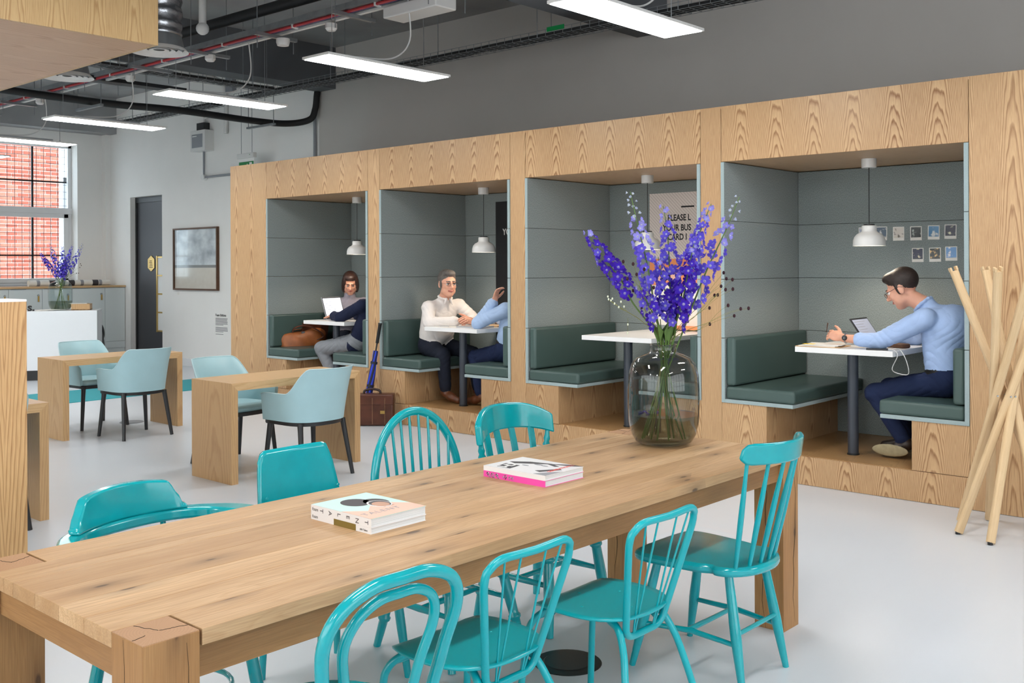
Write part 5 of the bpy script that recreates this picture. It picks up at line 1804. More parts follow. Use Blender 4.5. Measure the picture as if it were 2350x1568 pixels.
# briefcase and umbrella before the first pillar
K = Vector((-7.375, 6.495, 0))
ex = Vector((-0.744, -0.668, 0)); ey = Vector((-0.668, 0.744, 0))
t = thing('briefcase', 'dark brown leather briefcase standing on the floor by the booth pillar', 'briefcase', K, 0)
F = frame((0, 0, 0), ex, ey, (0, 0, 1))
MB().box(0, 0.42, 0.0, 0.13, 0.005, 0.30, M=F).build('body', 'leather_brown', t, bevel=0.015, smooth=40)
MB().box(-0.003, 0.423, -0.006, 0.133, 0.2, 0.306, M=F).build('flap', 'leather_brown', t, bevel=0.012, smooth=40)
for x in (0.085, 0.33):
    MB().box(x, x + 0.035, -0.011, -0.005, 0.04, 0.25, M=F).build('strap', 'leather_brown', t)
    MB().box(x - 0.004, x + 0.039, -0.016, -0.010, 0.12, 0.15, M=F).build('buckle', 'brass', t)
for x in (0.08, 0.2, 0.34):
    MB().box(x, x + 0.002, -0.0075, -0.0055, 0.02, 0.27, M=F).build('stitching', 'stitch', t)
MB().tube([F @ Vector(p) for p in bez([(0.13, 0.06, 0.3), (0.14, 0.06, 0.335), (0.21, 0.06, 0.35), (0.28, 0.06, 0.335), (0.29, 0.06, 0.3)], 6)], 0.012, 8).build('handle', 'leather_dark', t, smooth=60)
a, b = Vector((-7.76, 6.46, 0.0)), Vector((-7.665, 6.585, 0.975))
t = thing('umbrella', 'furled blue and navy umbrella leaning on the booth pillar', 'umbrella', a)
dv = b - a
at = lambda u: dv * u
MB().tube([at(0.0), at(0.06)], [0.004, 0.006], 8).build('ferrule', 'steel', t)
ax = dv.normalized(); n1 = ax.orthogonal().normalized(); n2 = ax.cross(n1)
for k in range(8):
    pts, rs = [], []
    for q in range(17):
        u = 0.06 + 0.66 * q / 16
        ang = 2 * PI * k / 8 + 2.6 * q / 16
        r_ = 0.008 + 0.012 * math.sin(PI * min(1, q / 16 * 1.25) * 0.8)
        if abs(q - 14) < 1:
            r_ *= 0.75
        pts.append(at(u) + (n1 * math.cos(ang) + n2 * math.sin(ang)) * r_)
        rs.append(0.0155 * (0.45 + 0.55 * math.sin(PI * (0.12 + 0.8 * q / 16))))
    MB().tube(pts, rs, 7).build('canopy_gore', 'umbrella_blue' if k % 2 else 'umbrella_navy', t, smooth=70)
for u in (0.37, 0.6):
    MB().tube([at(u - 0.012), at(u + 0.012)], 0.034 if u > 0.5 else 0.036, 12).build('tie_band', 'umbrella_navy', t, smooth=50)
MB().tube([at(0.7), at(0.8)], 0.008, 8).build('shaft', 'black_metal', t)
MB().tube([at(0.795), at(0.80), at(0.985), at(0.988), at(1.0)], [0.012, 0.0165, 0.0165, 0.02, 0.019], 12).build('handle', 'black_plastic', t, smooth=50)

# coat stand of crossed sticks
C0 = Vector((-1.785, 6.16, 0))
t = thing('coat_stand', 'coat stand of crossed pale ash sticks with notched tops', 'coat stand', C0)
for ang in (122, 159, 223, 272, 330, 32):
    d0 = {122: 0.31, 159: 0.30, 223: 0.27, 272: 0.30}.get(ang, 0.29)
    f0 = Vector((d0 * math.cos(R(ang)), d0 * math.sin(R(ang)), 0.0))
    ta = ang + 158
    f1 = Vector((0.27 * math.cos(R(ta)), 0.27 * math.sin(R(ta)), 1.51))
    dv_ = (f1 - f0).normalized()
    xx = dv_.orthogonal().normalized()
    yy = dv_.cross(xx)
    M = frame((0, 0, 0), xx, yy, dv_)
    L = (f1 - f0).length
    st = MB().prism(rrect(0.048, 0.034, 0.014, 4), 0.012, L - 0.02).build('stick', 'ash_stick', t, smooth=40)
    st.matrix_local = Matrix.Translation(f0) @ M
    tip = MB()
    for s in (-1, 1):
        tip.prism([(s * 0.024, -0.015), (s * 0.024, 0.015), (s * 0.011, 0.015), (s * 0.011, -0.015)][::s], L - 0.021, L + 0.004)
    tp = tip.build('notch', 'ash_stick', t, bevel=0.004)
    tp.matrix_local = Matrix.Translation(f0) @ M
    ft = MB().lathe([(0, 0.0), (0.014, 0.0), (0.014, 0.02), (0, 0.02)], 10).build('foot_pad', 'black_plastic', t)
    ft.location = f0
    bl = MB().lathe([(0, 0), (0.006, 0), (0.004, 0.003), (0, 0.003)], 8).build('bolt', 'steel', t)
    bl.matrix_local = Matrix.Translation(f0.lerp(f1, 0.52) - Vector((-0.668, 0.744, 0)) * 0.02) @ frame((0, 0, 0), (0.744, 0.668, 0), (0, 0, 1), (0.668, -0.744, 0))

# ------------------------------------------------------------------ vases and flowers
VP = [(0.0, 0.004), (0.10, 0.004), (0.125, 0.018), (0.143, 0.05), (0.153, 0.10), (0.157, 0.17), (0.157, 0.25), (0.153, 0.31), (0.141, 0.355), (0.12, 0.382), (0.09, 0.396), (0.068, 0.402), (0.06, 0.41), (0.057, 0.43), (0.059, 0.44)]


def vase(label, loc, glass, water_z):
    t = thing('glass_vase', label, 'vase', loc)
    inner = [(max(0, r - 0.003), z + (0.006 if z < 0.01 else 0)) for r, z in VP]
    MB().lathe(VP, 48).build('outer_wall', glass, t, smooth=60)
    MB().tube([(0.058 * math.cos(2 * PI * i / 40), 0.058 * math.sin(2 * PI * i / 40), 0.44) for i in range(40)], 0.003, 8, closed=True).build('rim', glass, t, smooth=60)
    wp = [(r, z) for r, z in inner if z < water_z]
    rw = np.interp(water_z, [z for r, z in inner if z < 0.36], [r for r, z in inner if z < 0.36])
    MB().lathe(wp[1:] + [(rw, water_z)], 48).build('water', 'water', t, smooth=60)
    MB().lathe([(0, water_z), (rw, water_z)], 48).build('water_surface', 'water_skin', t)
    return t


V1 = (-2.51, 3.79, TZ)
va = vase('large smoky glass vase of delphiniums on the oak table', V1, 'smoke_glass', 0.135)
V2 = on_counter(-0.25, -0.50)
vase('clear grey glass vase of delphiniums on the reception counter', V2, 'smoke_glass_light', 0.13)


def floret_mb(open_=1.0, r=0.019):
    """five cupped petals round a pale heart"""
    m = MB()
    for k in range(5):
        a = 2 * PI * k / 5
        ca, sa = math.cos(a), math.sin(a)
        rows = []
        for (d, w, z) in ((0.08, 0.08, 0.0), (0.45, 0.34, 0.10), (0.80, 0.42, 0.30), (1.05, 0.13, 0.30 + 0.25 * (k % 2))):
            d2, z2 = d * (0.45 + 0.55 * open_), z + d * (1 - open_) * 0.9
            for s in (-1, 0, 1):
                x, y = d2 * r, s * w * r * (0.6 + 0.4 * open_)
                zz = z2 * r * 0.8 - (0.10 * r if s == 0 else 0)
                rows.append((x * ca - y * sa, x * sa + y * ca, zz))
        m.add(rows, [(q * 3 + j, q * 3 + j + 1, q * 3 + j + 4, q * 3 + j + 3) for q in range(3) for j in range(2)])
    m.ell((0, 0, 0.12 * r), (0.16 * r, 0.16 * r, 0.2 * r), 6, 4)
    return m


FL = {}
for key, op in (('deep', 1.0), ('mid', 0.92), ('pale', 0.75), ('bud', 0.25)):
    FL[key] = floret_mb(op, 0.0225 if key != 'bud' else 0.017).mesh('floret', ['petal_' + key], 70)


def spike_path(p):
    tip_to_neck = [Vector(q) for q in p]
    low = tip_to_neck[-1]
    end = Vector((-low.x * 2.2 - (tip_to_neck[0].x) * 0.25, -low.y * 2.2 - tip_to_neck[0].y * 0.25, 0.025))
    l = math.hypot(end.x, end.y)
    if l > 0.095:
        end.x *= 0.095 / l; end.y *= 0.095 / l
    return tip_to_neck + [low.lerp(end, 0.5) + V(0.0, 0.0, 0.01), end]


SP = {'S1': ([(-0.275, -0.193, 0.946), (-0.213, -0.151, 0.829), (-0.143, -0.101, 0.712), (-0.106, -0.081, 0.626), (-0.014, -0.013, 0.462)], 0.62, 34, 'deep'),
      'S2': ([(-0.084, -0.129, 1.114), (-0.067, -0.101, 0.981), (-0.036, -0.06, 0.77), (-0.021, -0.033, 0.597), (-0.003, -0.003, 0.452)], 0.80, 50, 'pale'),
      'S3': ([(-0.032, 0.052, 1.058), (-0.009, 0.052, 0.925), (0.006, 0.045, 0.731), (0.015, 0.034, 0.576), (0.018, 0.017, 0.452)], 0.80, 38, 'mid'),
      'S4': ([(0.175, 0.117, 1.059), (0.125, 0.082, 0.903), (0.082, 0.053, 0.731), (0.052, 0.036, 0.577), (0.033, 0.029, 0.452)], 0.85, 54, 'mid'),
      'S5': ([(0.227, 0.271, 1.095), (0.187, 0.218, 0.943), (0.131, 0.151, 0.769), (0.091, 0.099, 0.615), (0.051, 0.046, 0.452)], 0.75, 36, 'pale'),
      'S6': ([(0.155, 0.005, 0.882), (0.124, 0.011, 0.77), (0.091, 0.014, 0.636), (0.057, 0.017, 0.54), (0.03, 0.027, 0.452)], 0.85, 34, 'deep'),
      'S7': ([(-0.039, -0.129, 0.704), (-0.025, -0.093, 0.637), (-0.011, -0.057, 0.569), (-0.004, -0.027, 0.521), (-0.0, -0.0, 0.452)], 0.7, 14, 'deep'),
      'S8': ([(-0.016, -0.014, 0.827), (-0.002, -0.002, 0.731), (0.012, 0.011, 0.635), (0.016, 0.014, 0.539), (0.011, 0.01, 0.452)], 0.75, 24, 'mid')}
SLAB = ['delphinium spike leaning furthest over the oak table, deepest violet', 'tallest delphinium spike with pale buds at its tip', 'slender delphinium spike standing upright amid the bunch',
        'thick mauve delphinium spike before the wooden pillar', 'delphinium spike with pale tip leaning over the felt booth wall', 'short dense violet delphinium spike low in the bunch',
        'smallest dark delphinium spike just above the vase neck', 'short delphinium spike hidden in the middle of the bunch']


def delphinium(key, label, loc, rz=0, sc=1.0, joined=False):
    p, frac, n, tone = SP[key]
    pts = bez(spike_path(p), 10)
    rnd = random.Random(hash(key) % 97 if False else sum(map(ord, key)))
    t = thing('delphinium', label, 'flower', loc, rz)
    t.scale = (sc, sc, sc)
    k = len(pts)
    MB().tube(pts, [0.0016 + 0.0022 * min(1, i / (k * 0.4)) for i in range(k)], 7).build('stem', 'stem_green', t, smooth=70)
    top = bez(p, 24)
    seglen = [0]
    for a, b in zip(top, top[1:]):
        seglen.append(seglen[-1] + (b - a).length)
    total = seglen[-1] * frac
    allm = MB()
    jm = {'deep': 0, 'mid': 1, 'pale': 2, 'bud': 3}
    for q in range(n):
        u = (q + 0.3) / n
        d = total * u
        j = next(i for i, s_ in enumerate(seglen) if s_ >= d)
        j = max(1, j)
        pos = top[j - 1].lerp(top[j], (d - seglen[j - 1]) / max(1e-6, seglen[j] - seglen[j - 1]))
        ax = (top[j] - top[j - 1]).normalized()
        e1 = ax.orthogonal().normalized(); e2 = ax.cross(e1)
        ang = q * 2.39996 + rnd.uniform(-0.3, 0.3)
        out = e1 * math.cos(ang) + e2 * math.sin(ang)
        rad = (0.010 + 0.022 * min(1, u * 2.0)) * rnd.uniform(0.85, 1.25)
        if tone == 'pale':
            kind = 'bud' if u < 0.22 else ('pale' if u < 0.45 else 'mid')
        elif tone == 'mid':
            kind = 'pale' if u < 0.14 else ('mid' if u < 0.62 or rnd.random() < 0.4 else 'deep')
        else:
            kind = 'pale' if u < 0.08 else ('mid' if rnd.random() < 0.2 else 'deep')
        face = (out - ax * rnd.uniform(0.15, 0.5)).normalized()
        f1 = face.orthogonal().normalized(); f2 = face.cross(f1)
        sz = (0.55 + 0.5 * min(1, u * 2.2)) * rnd.uniform(0.85, 1.15)
        M = Matrix.Translation(pos + out * rad) @ frame((0, 0, 0), f1, f2, face) @ Matrix.Diagonal((sz, sz, sz, 1))
        if joined:
            me = FL[kind]
            allm.add([M @ v.co for v in me.vertices], [tuple(f.vertices) for f in me.polygons], jm[kind])
        else:
            o = link('floret', FL[kind], t)
            o.matrix_local = M
    if joined:
        o = allm.build('florets', ['petal_deep_far', 'petal_mid_far', 'petal_pale_far', 'petal_pale_far'], t, smooth=70, fix=False)
        o['kind'] = 'stuff'
    else:
        m = MB()
        for q in range(n):
            u = (q + 0.3) / n
            d = total * u
        return t
    return t


for nm, col in (('petal_deep_far', lin(62, 40, 170)), ('petal_mid_far', lin(92, 84, 204)), ('petal_pale_far', lin(140, 136, 214))):
    plain(nm, col, 0.6, vary=0.2, vscale=30)
for k, lab in zip(SP, SLAB):
    delphinium(k, lab, V1)
FARL = ['far delphinium spike lying almost level towards the window', 'tallest far delphinium spike on the reception counter', 'upright far delphinium spike before the window frame', 'thick far delphinium spike on the reception counter',
        'far delphinium spike leaning towards the white corner', 'short dense far delphinium spike on the counter', 'smallest far delphinium spike on the counter', 'middle far delphinium spike on the reception counter']
for k, lab in zip(SP, FARL):
    delphinium(k, lab, V2, R(4), 0.84, True)

BUR = [([(0.148, 0.268, 0.756), (0.157, 0.276, 0.729), (0.139, 0.26, 0.695)], 'burnet stem reaching highest beside the pillar'), ([(0.289, 0.099, 0.728), (0.29, 0.1, 0.687), (0.267, 0.078, 0.685)], 'burnet stem with three close dark heads before the felt'),
       ([(0.117, 0.24, 0.654), (0.128, 0.249, 0.656), (0.1, 0.224, 0.597)], 'burnet stem with dark heads crossing the wooden pillar'), ([(0.275, 0.086, 0.617), (0.315, 0.122, 0.602), (0.34, 0.145, 0.604)], 'burnet stem spreading furthest out before the felt wall'),
       ([(0.183, 0.299, 0.561), (0.101, 0.225, 0.524)], 'lowest burnet stem with two dark heads'), ([(-0.06, -0.215, 0.807), (-0.028, -0.187, 0.797), (-0.017, -0.177, 0.752)], 'burnet stem beside the deepest violet spike'),
       ([(-0.156, -0.006, 0.677), (-0.143, 0.006, 0.665), (-0.127, 0.02, 0.602)], 'burnet stem behind the deepest violet spike'), ([(0.037, -0.128, 0.695), (-0.047, -0.203, 0.733), (0.007, -0.155, 0.774)], 'burnet stem in front of the tallest spike')]


def burnet(heads, lab, loc, sc=1.0):
    t = thing('burnet', lab, 'flower', loc)
    t.scale = (sc,) * 3
    c = sum((Vector(h_) for h_ in heads), Vector()) / len(heads)
    knot = Vector((c.x * 0.62, c.y * 0.62, 0.44 + (c.z - 0.44) * 0.62))
    st = bez([(-c.x * 0.22, -c.y * 0.22, 0.03), (c.x * 0.06, c.y * 0.06, 0.43), knot], 8)
    m = MB().tube(st, 0.0013, 5)
    for h_ in heads:
        m.tube(bez([knot, knot.lerp(Vector(h_), 0.5) + V(0, 0, 0.008), h_], 5), 0.0008, 4)
    m.build('stem', 'stem_thin', t, smooth=70)
    for h_ in heads:
        MB().ell(h_, (0.0062, 0.0062, 0.0085), 10, 8).build('flower_head', 'burnet', t, smooth=70)


for hd, lab in BUR:
    burnet(hd, lab, V1)
for (i, (hd, lab)) in enumerate(BUR):
    if i in (0, 1, 3):
        burnet(hd, 'far ' + lab + ' of the counter vase', V2, 0.85)
t = thing('white_sprig', 'thin sprig of tiny white bell flowers leaning over the table', 'flower', V1)
W_ = [(-0.149, -0.201, 0.643), (-0.142, -0.194, 0.638), (-0.13, -0.184, 0.624), (-0.116, -0.172, 0.609), (-0.109, -0.165, 0.632), (-0.099, -0.156, 0.611), (-0.087, -0.145, 0.533), (-0.088, -0.146, 0.495)]
main = bez([(0.04, 0.05, 0.03), (-0.005, -0.008, 0.44), (-0.05, -0.08, 0.54), (-0.11, -0.165, 0.605), (-0.148, -0.2, 0.64)], 8)
m = MB().tube(main, 0.0014, 5)
for h_ in W_:
    m.tube([(-0.09 + 0.4 * (h_[0] + 0.09), -0.14 + 0.4 * (h_[1] + 0.14), 0.58 + 0.4 * (h_[2] - 0.58)), h_], 0.0007, 4)
m.build('stem', 'stem_thin', t)
for h_ in W_ + [(-0.15, -0.205, 0.655), (-0.137, -0.19, 0.646), (-0.02, -0.06, 0.555), (0.0, -0.05, 0.56)]:
    MB().ell(h_, (0.0038, 0.0038, 0.0055), 8, 6).build('bell', 'bud_white', t, smooth=70)
# bare stalks that fill the neck and the water
for k in range(9):
    a = k * 2.4
    r_ = 0.03
    nx, ny = 0.028 * math.cos(a), 0.028 * math.sin(a)
    t = thing('leaf_stalk', 'green flower stalk standing in the water of the smoky vase', 'stalk', V1, group='stalks in the smoky vase')
    pts = bez([(-nx * 3.2, -ny * 3.2, 0.03), (-nx * 0.4, -ny * 0.4, 0.25), (nx * 0.8, ny * 0.8, 0.43), (nx * 1.9, ny * 1.9, 0.53 + 0.02 * (k % 3))], 8)
    MB().tube(pts, [0.0035 - 0.0018 * i / len(pts) for i in range(len(pts))], 7).build('stalk', 'stem_green', t, smooth=70)
    q = pts[-8]
    lf = MB().add([q, q + V(ny * 0.8 + 0.004, nx, 0.05), q + V(nx, ny, 0.085), q + V(-ny * 0.8 - 0.004, -nx, 0.05)], [(0, 1, 2, 3)]).build('leaf', 'stem_green', t, solid=0.0008)
t = thing('fallen_petals', 'fallen violet petals floating on the water in the smoky vase', 'petals', V1)
rnd = random.Random(3)
for k in range(9):
    o = link('petal', FL['deep'], t)
    o.location = (-0.07 + rnd.uniform(-0.05, 0.06), -0.02 + rnd.uniform(-0.04, 0.05), 0.137)
    o.scale = (0.45, 0.45, 0.3)
    o.rotation_euler = (rnd.uniform(-0.4, 0.4), 0, rnd.uniform(0, 6))

# ------------------------------------------------------------------ people: one continuous surface each
def nrm(v):
    v = np.asarray(v, float)
    return v / np.linalg.norm(v)


class Body:
    def __init__(s):
        s.p = []

    def cone(s, a, b, ra, rb, mat, k=0.018):
        s.p.append(('c', np.array(a, float), np.array(b, float), ra, rb, mat, k))

    def ell(s, c, r, mat, Rm=None, k=0.018, clip=None, sub=False):
        s.p.append(('e', np.array(c, float), np.array(r, float), np.eye(3) if Rm is None else Rm, mat, k, clip, sub))

    def build(s, res):
        los, his = [], []
        for q in s.p:
            if q[0] == 'c':
                m = max(q[3], q[4])
                los.append(np.minimum(q[1], q[2]) - m); his.append(np.maximum(q[1], q[2]) + m)
            elif not q[7]:
                m = q[2].max()
                los.append(q[1] - m); his.append(q[1] + m)
        lo = np.min(los, 0) - 4 * res
        hi = np.max(his, 0) + 4 * res
        n = np.ceil((hi - lo) / res).astype(int) + 1
        D = np.full(n, 0.5, np.float32)
        Mt = np.zeros(n, np.int8)
        ax = [lo[i] + res * np.arange(n[i]) for i in range(3)]
        for q in s.p:
            if q[0] == 'c':
                m = max(q[3], q[4]) + 0.05
                a0, a1 = np.minimum(q[1], q[2]) - m, np.maximum(q[1], q[2]) + m
                k, mat, sub = q[6], q[5], False
            else:
                m = q[2].max() + 0.05
                a0, a1 = q[1] - m, q[1] + m
                k, mat, sub = q[5], q[4], q[7]
            i0 = np.clip(((a0 - lo) / res).astype(int), 0, n - 1)
            i1 = np.clip(((a1 - lo) / res).astype(int) + 1, 1, n)
            sl = tuple(slice(i0[i], i1[i]) for i in range(3))
            X = (ax[0][sl[0]][:, None, None], ax[1][sl[1]][None, :, None], ax[2][sl[2]][None, None, :])
            if q[0] == 'c':
                a, b, ra, rb = q[1:5]
                ba = b - a
                L2 = max(1e-9, ba @ ba)
                pa = [X[i] - a[i] for i in range(3)]
                t = np.clip((pa[0] * ba[0] + pa[1] * ba[1] + pa[2] * ba[2]) / L2, 0, 1)
                d = np.sqrt((pa[0] - ba[0] * t) ** 2 + (pa[1] - ba[1] * t) ** 2 + (pa[2] - ba[2] * t) ** 2) - (ra + (rb - ra) * t)
            else:
                c, r, Rm = q[1:4]
                pa = [X[i] - c[i] for i in range(3)]
                l = [pa[0] * Rm[j][0] + pa[1] * Rm[j][1] + pa[2] * Rm[j][2] for j in range(3)]
                k0 = np.sqrt(sum((l[j] / r[j]) ** 2 for j in range(3)))
                k1 = np.sqrt(sum((l[j] / r[j] ** 2) ** 2 for j in range(3))) + 1e-9
                d = k0 * (k0 - 1) / k1
                if q[6] is not None:
                    for (p0, nn) in q[6]:
                        d = np.maximum(d, (X[0] - p0[0]) * nn[0] + (X[1] - p0[1]) * nn[1] + (X[2] - p0[2]) * nn[2])
            d = d.astype(np.float32)
            O = D[sl]
            if sub:
                h_ = np.clip(0.5 - 0.5 * (O + d) / k, 0, 1)
                D[sl] = O * (1 - h_) + (-d) * h_ + k * h_ * (1 - h_)
            else:
                Mt[sl] = np.where(d < O, mat, Mt[sl])
                h_ = np.clip(0.5 + 0.5 * (O - d) / k, 0, 1)
                D[sl] = O * (1 - h_) + d * h_ - k * h_ * (1 - h_)
        # surface nets
        S = D < 0
        c = np.zeros(n - 1, np.int8)
        for i in (0, 1):
            for j in (0, 1):
                for kk in (0, 1):
                    c += S[i:n[0] - 1 + i, j:n[1] - 1 + j, kk:n[2] - 1 + kk]
        idx = np.argwhere((c > 0) & (c < 8))
        vid = np.full(n - 1, -1, np.int32)
        vid[tuple(idx.T)] = np.arange(len(idx))
        acc = np.zeros((len(idx), 3)); cnt = np.zeros(len(idx))
        cor = [(i, j, kk) for i in (0, 1) for j in (0, 1) for kk in (0, 1)]
        for a in cor:
            for b in cor:
                if a < b and sum(abs(a[i] - b[i]) for i in range(3)) == 1:
                    da = D[tuple((idx + a).T)]; db = D[tuple((idx + b).T)]
                    w = (da < 0) != (db < 0)
                    t = np.where(w, da / np.where(w, da - db, 1), 0)
                    p = np.array(a) + (np.array(b) - np.array(a)) * t[:, None]
                    acc[w] += p[w]; cnt[w] += 1
        vs = lo + (idx + acc / cnt[:, None]) * res
        faces, mats = [], []
        for axn in range(3):
            e = np.zeros(3, int); e[axn] = 1
            sa = S[:n[0] - e[0], :n[1] - e[1], :n[2] - e[2]]
            sb = S[e[0]:, e[1]:, e[2]:]
            q = np.argwhere(sa != sb)
            o1, o2 = [i for i in range(3) if i != axn]
            q = q[(q[:, o1] > 0) & (q[:, o2] > 0) & (q[:, o1] < n[o1] - 1) & (q[:, o2] < n[o2] - 1)]
            u = np.zeros(3, int); u[o1] = 1
            v = np.zeros(3, int); v[o2] = 1
            f = np.stack([vid[tuple((q - u - v).T)], vid[tuple((q - v).T)], vid[tuple(q.T)], vid[tuple((q - u).T)]], 1)
            ins = sa[tuple(q.T)]
            flip = ins if axn != 1 else ~ins
            f[~flip] = f[~flip][:, ::-1]
            faces.append(f)
            inner = np.where(ins[:, None], q, q + e)
            mats.append(Mt[tuple(inner.T)])
        return vs, np.concatenate(faces), np.concatenate(mats)


PM = {}


def person(label, B, mats, res=0.0045):
    vs, fs, ms = B.build(res)
    # soft creases on the cloth
    cl = np.zeros(len(vs), np.float32)
    for mi in (SH, TR):
        cl[np.unique(fs[ms == mi])] = 1.0
    for mi in (SK, HR, LP, EW, ED, BE, SO, SX, SL):
        if (ms == mi).any():
            cl[np.unique(fs[ms == mi])] = 0.0
    e1, e2 = vs[fs[:, 2]] - vs[fs[:, 0]], vs[fs[:, 3]] - vs[fs[:, 1]]
    fn = np.cross(e1, e2)
    nv_ = np.zeros_like(vs)
    for q in range(4):
        np.add.at(nv_, fs[:, q], fn)
    nv_ /= np.linalg.norm(nv_, axis=1)[:, None] + 1e-12
    x, y, z = vs.T
    q1 = 44 * (z + 0.35 * x) + 3.0 * np.sin(17 * x + 3) + 2.5 * np.sin(13 * y + 5 * z) + 8 * y
    q2 = 36 * (x - 0.6 * z) + 3.0 * np.sin(15 * z) + 2.0 * np.sin(19 * y)
    w1 = 0.5 + 0.5 * np.sin(7 * x + 11 * z + 5 * y)
    dsp = (np.abs(np.sin(q1)) ** 0.7 - 0.6) * w1 + (np.abs(np.sin(q2)) ** 0.7 - 0.6) * (1 - w1)
    vs = vs + nv_ * (cl * dsp * 0.0042)[:, None]
    ctr = np.array([vs[:, 0].mean(), vs[:, 1].mean(), vs[:, 2].min()])
    me = bpy.data.meshes.new('person')
    nv, nf = len(vs), len(fs)
    me.vertices.add(nv); me.vertices.foreach_set('co', (vs - ctr).astype(np.float32).ravel())
    me.loops.add(nf * 4); me.loops.foreach_set('vertex_index', fs.astype(np.int32).ravel())
    me.polygons.add(nf)
    me.polygons.foreach_set('loop_start', np.arange(0, nf * 4, 4, dtype=np.int32))
    for m in mats:
        me.materials.append(MATS[m])
    me.polygons.foreach_set('material_index', ms.astype(np.int32))
    me.polygons.foreach_set('use_smooth', np.ones(nf, bool))
    me.update(calc_edges=True)
    me.validate()
    o = link('person', me)
    o.location = ctr
    tag(o, label, 'person')
    o['_c'] = list(map(float, ctr))
    return o


def axes(fwd, up=(0, 0, 1)):
    f = nrm(fwd)
    r = nrm(np.cross(f, up))
    u = np.cross(r, f)
    return np.array([r, f, u])       # rows: right, forward, up


SK, HR, LP, EW, ED = 0, 1, 2, 3, 4


def head(B, c, fwd, sc=1.0, hair='short', neck=None, up=(0, 0, 1), beard=False):
    A = axes(fwd, up)
    c = np.array(c, float)
    P = lambda x, y, z: c + sc * (A[0] * x + A[1] * y + A[2] * z)

    def E(p, r, mat, k=0.012, clip=None, sub=False):
        cl = None if clip is None else [(P(*p0), A[0] * n_[0] + A[1] * n_[1] + A[2] * n_[2]) for p0, n_ in clip]
        B.ell(P(*p), np.array(r) * sc, mat, A, k, cl, sub)
    N = lambda *v: nrm(v)
    E((0, -0.014, 0.035), (0.073, 0.094, 0.083), SK)
    E((0, 0.032, -0.032), (0.057, 0.062, 0.082), SK, 0.02)
    E((0, 0.058, -0.094), (0.03, 0.03, 0.024), SK, 0.02)
    for s_ in (-1, 1):
        E((s_ * 0.036, 0.03, -0.065), (0.026, 0.04, 0.03), SK, 0.02)
        E((s_ * 0.034, 0.068, -0.022), (0.022, 0.02, 0.024), SK, 0.012)
        E((s_ * 0.031, 0.099, 0.002), (0.017, 0.013, 0.010), SK, 0.008, sub=True)
        E((s_ * 0.031, 0.080, 0.001), (0.0125, 0.0115, 0.0095), EW, 0.002)
        E((s_ * 0.031, 0.0885, 0.0), (0.006, 0.005, 0.006), ED, 0.001)
        B.cone(P(s_ * 0.019, 0.092, 0.009), P(s_ * 0.043, 0.086, 0.008), 0.0026 * sc, 0.0024 * sc, ED, 0.003)
        B.cone(P(s_ * 0.014, 0.096, 0.0255), P(s_ * 0.047, 0.085, 0.027), (0.0038 if hair == 'short' else 0.0022) * sc, 0.0022 * sc, HR, 0.004)
        E((s_ * 0.074, -0.004, -0.008), (0.009, 0.019, 0.031), SK, 0.006)
        E((s_ * 0.009, 0.103, -0.031), (0.009, 0.01, 0.008), SK, 0.006)
    E((0, 0.082, 0.022), (0.045, 0.014, 0.010), SK, 0.012)
    B.cone(P(0, 0.09, 0.012), P(0, 0.112, -0.026), 0.009 * sc, 0.0115 * sc, SK, 0.008)
    B.cone(P(-0.02, 0.086, -0.057), P(0.02, 0.086, -0.057), 0.0055 * sc, 0.0055 * sc, LP, 0.006)
    E((0, 0.092, -0.062), (0.018, 0.008, 0.006), LP, 0.005)
    if neck is not None:
        B.cone(P(0, -0.015, -0.07), neck, 0.05 * sc, 0.058, SK, 0.02)
    if hair == 'short':
        E((0, -0.022, 0.044), (0.080, 0.098, 0.086), HR, 0.006, clip=[((0, 0.066, 0.055), N(0, 0.55, -0.83)), ((0, -0.03, -0.055), N(0, -0.2, -1))])
        E((0, 0.035, 0.092), (0.058, 0.055, 0.035), HR, 0.012, clip=[((0, 0.066, 0.06), N(0, 0.4, -0.9))])
        for s_ in (-1, 1):
            E((s_ * 0.068, 0.016, 0.005), (0.011, 0.013, 0.04), HR, 0.006)
    else:
        E((0, -0.03, 0.035), (0.088, 0.105, 0.095), HR, 0.01, clip=[((0, 0.05, 0.05), N(0, 0.72, -0.7))])
        E((0, 0.02, 0.085), (0.07, 0.07, 0.045), HR, 0.015, clip=[((0, 0.07, 0.06), N(0, 0.5, -0.86))])
        for s_ in (-1, 1):
            E((s_ * 0.075, 0.0, -0.03), (0.026, 0.05, 0.085), HR, 0.02)
            E((s_ * 0.066, 0.03, 0.035), (0.024, 0.035, 0.055), HR, 0.02)
        E((0, -0.075, -0.03), (0.075, 0.045, 0.07), HR, 0.02)
    return P, A


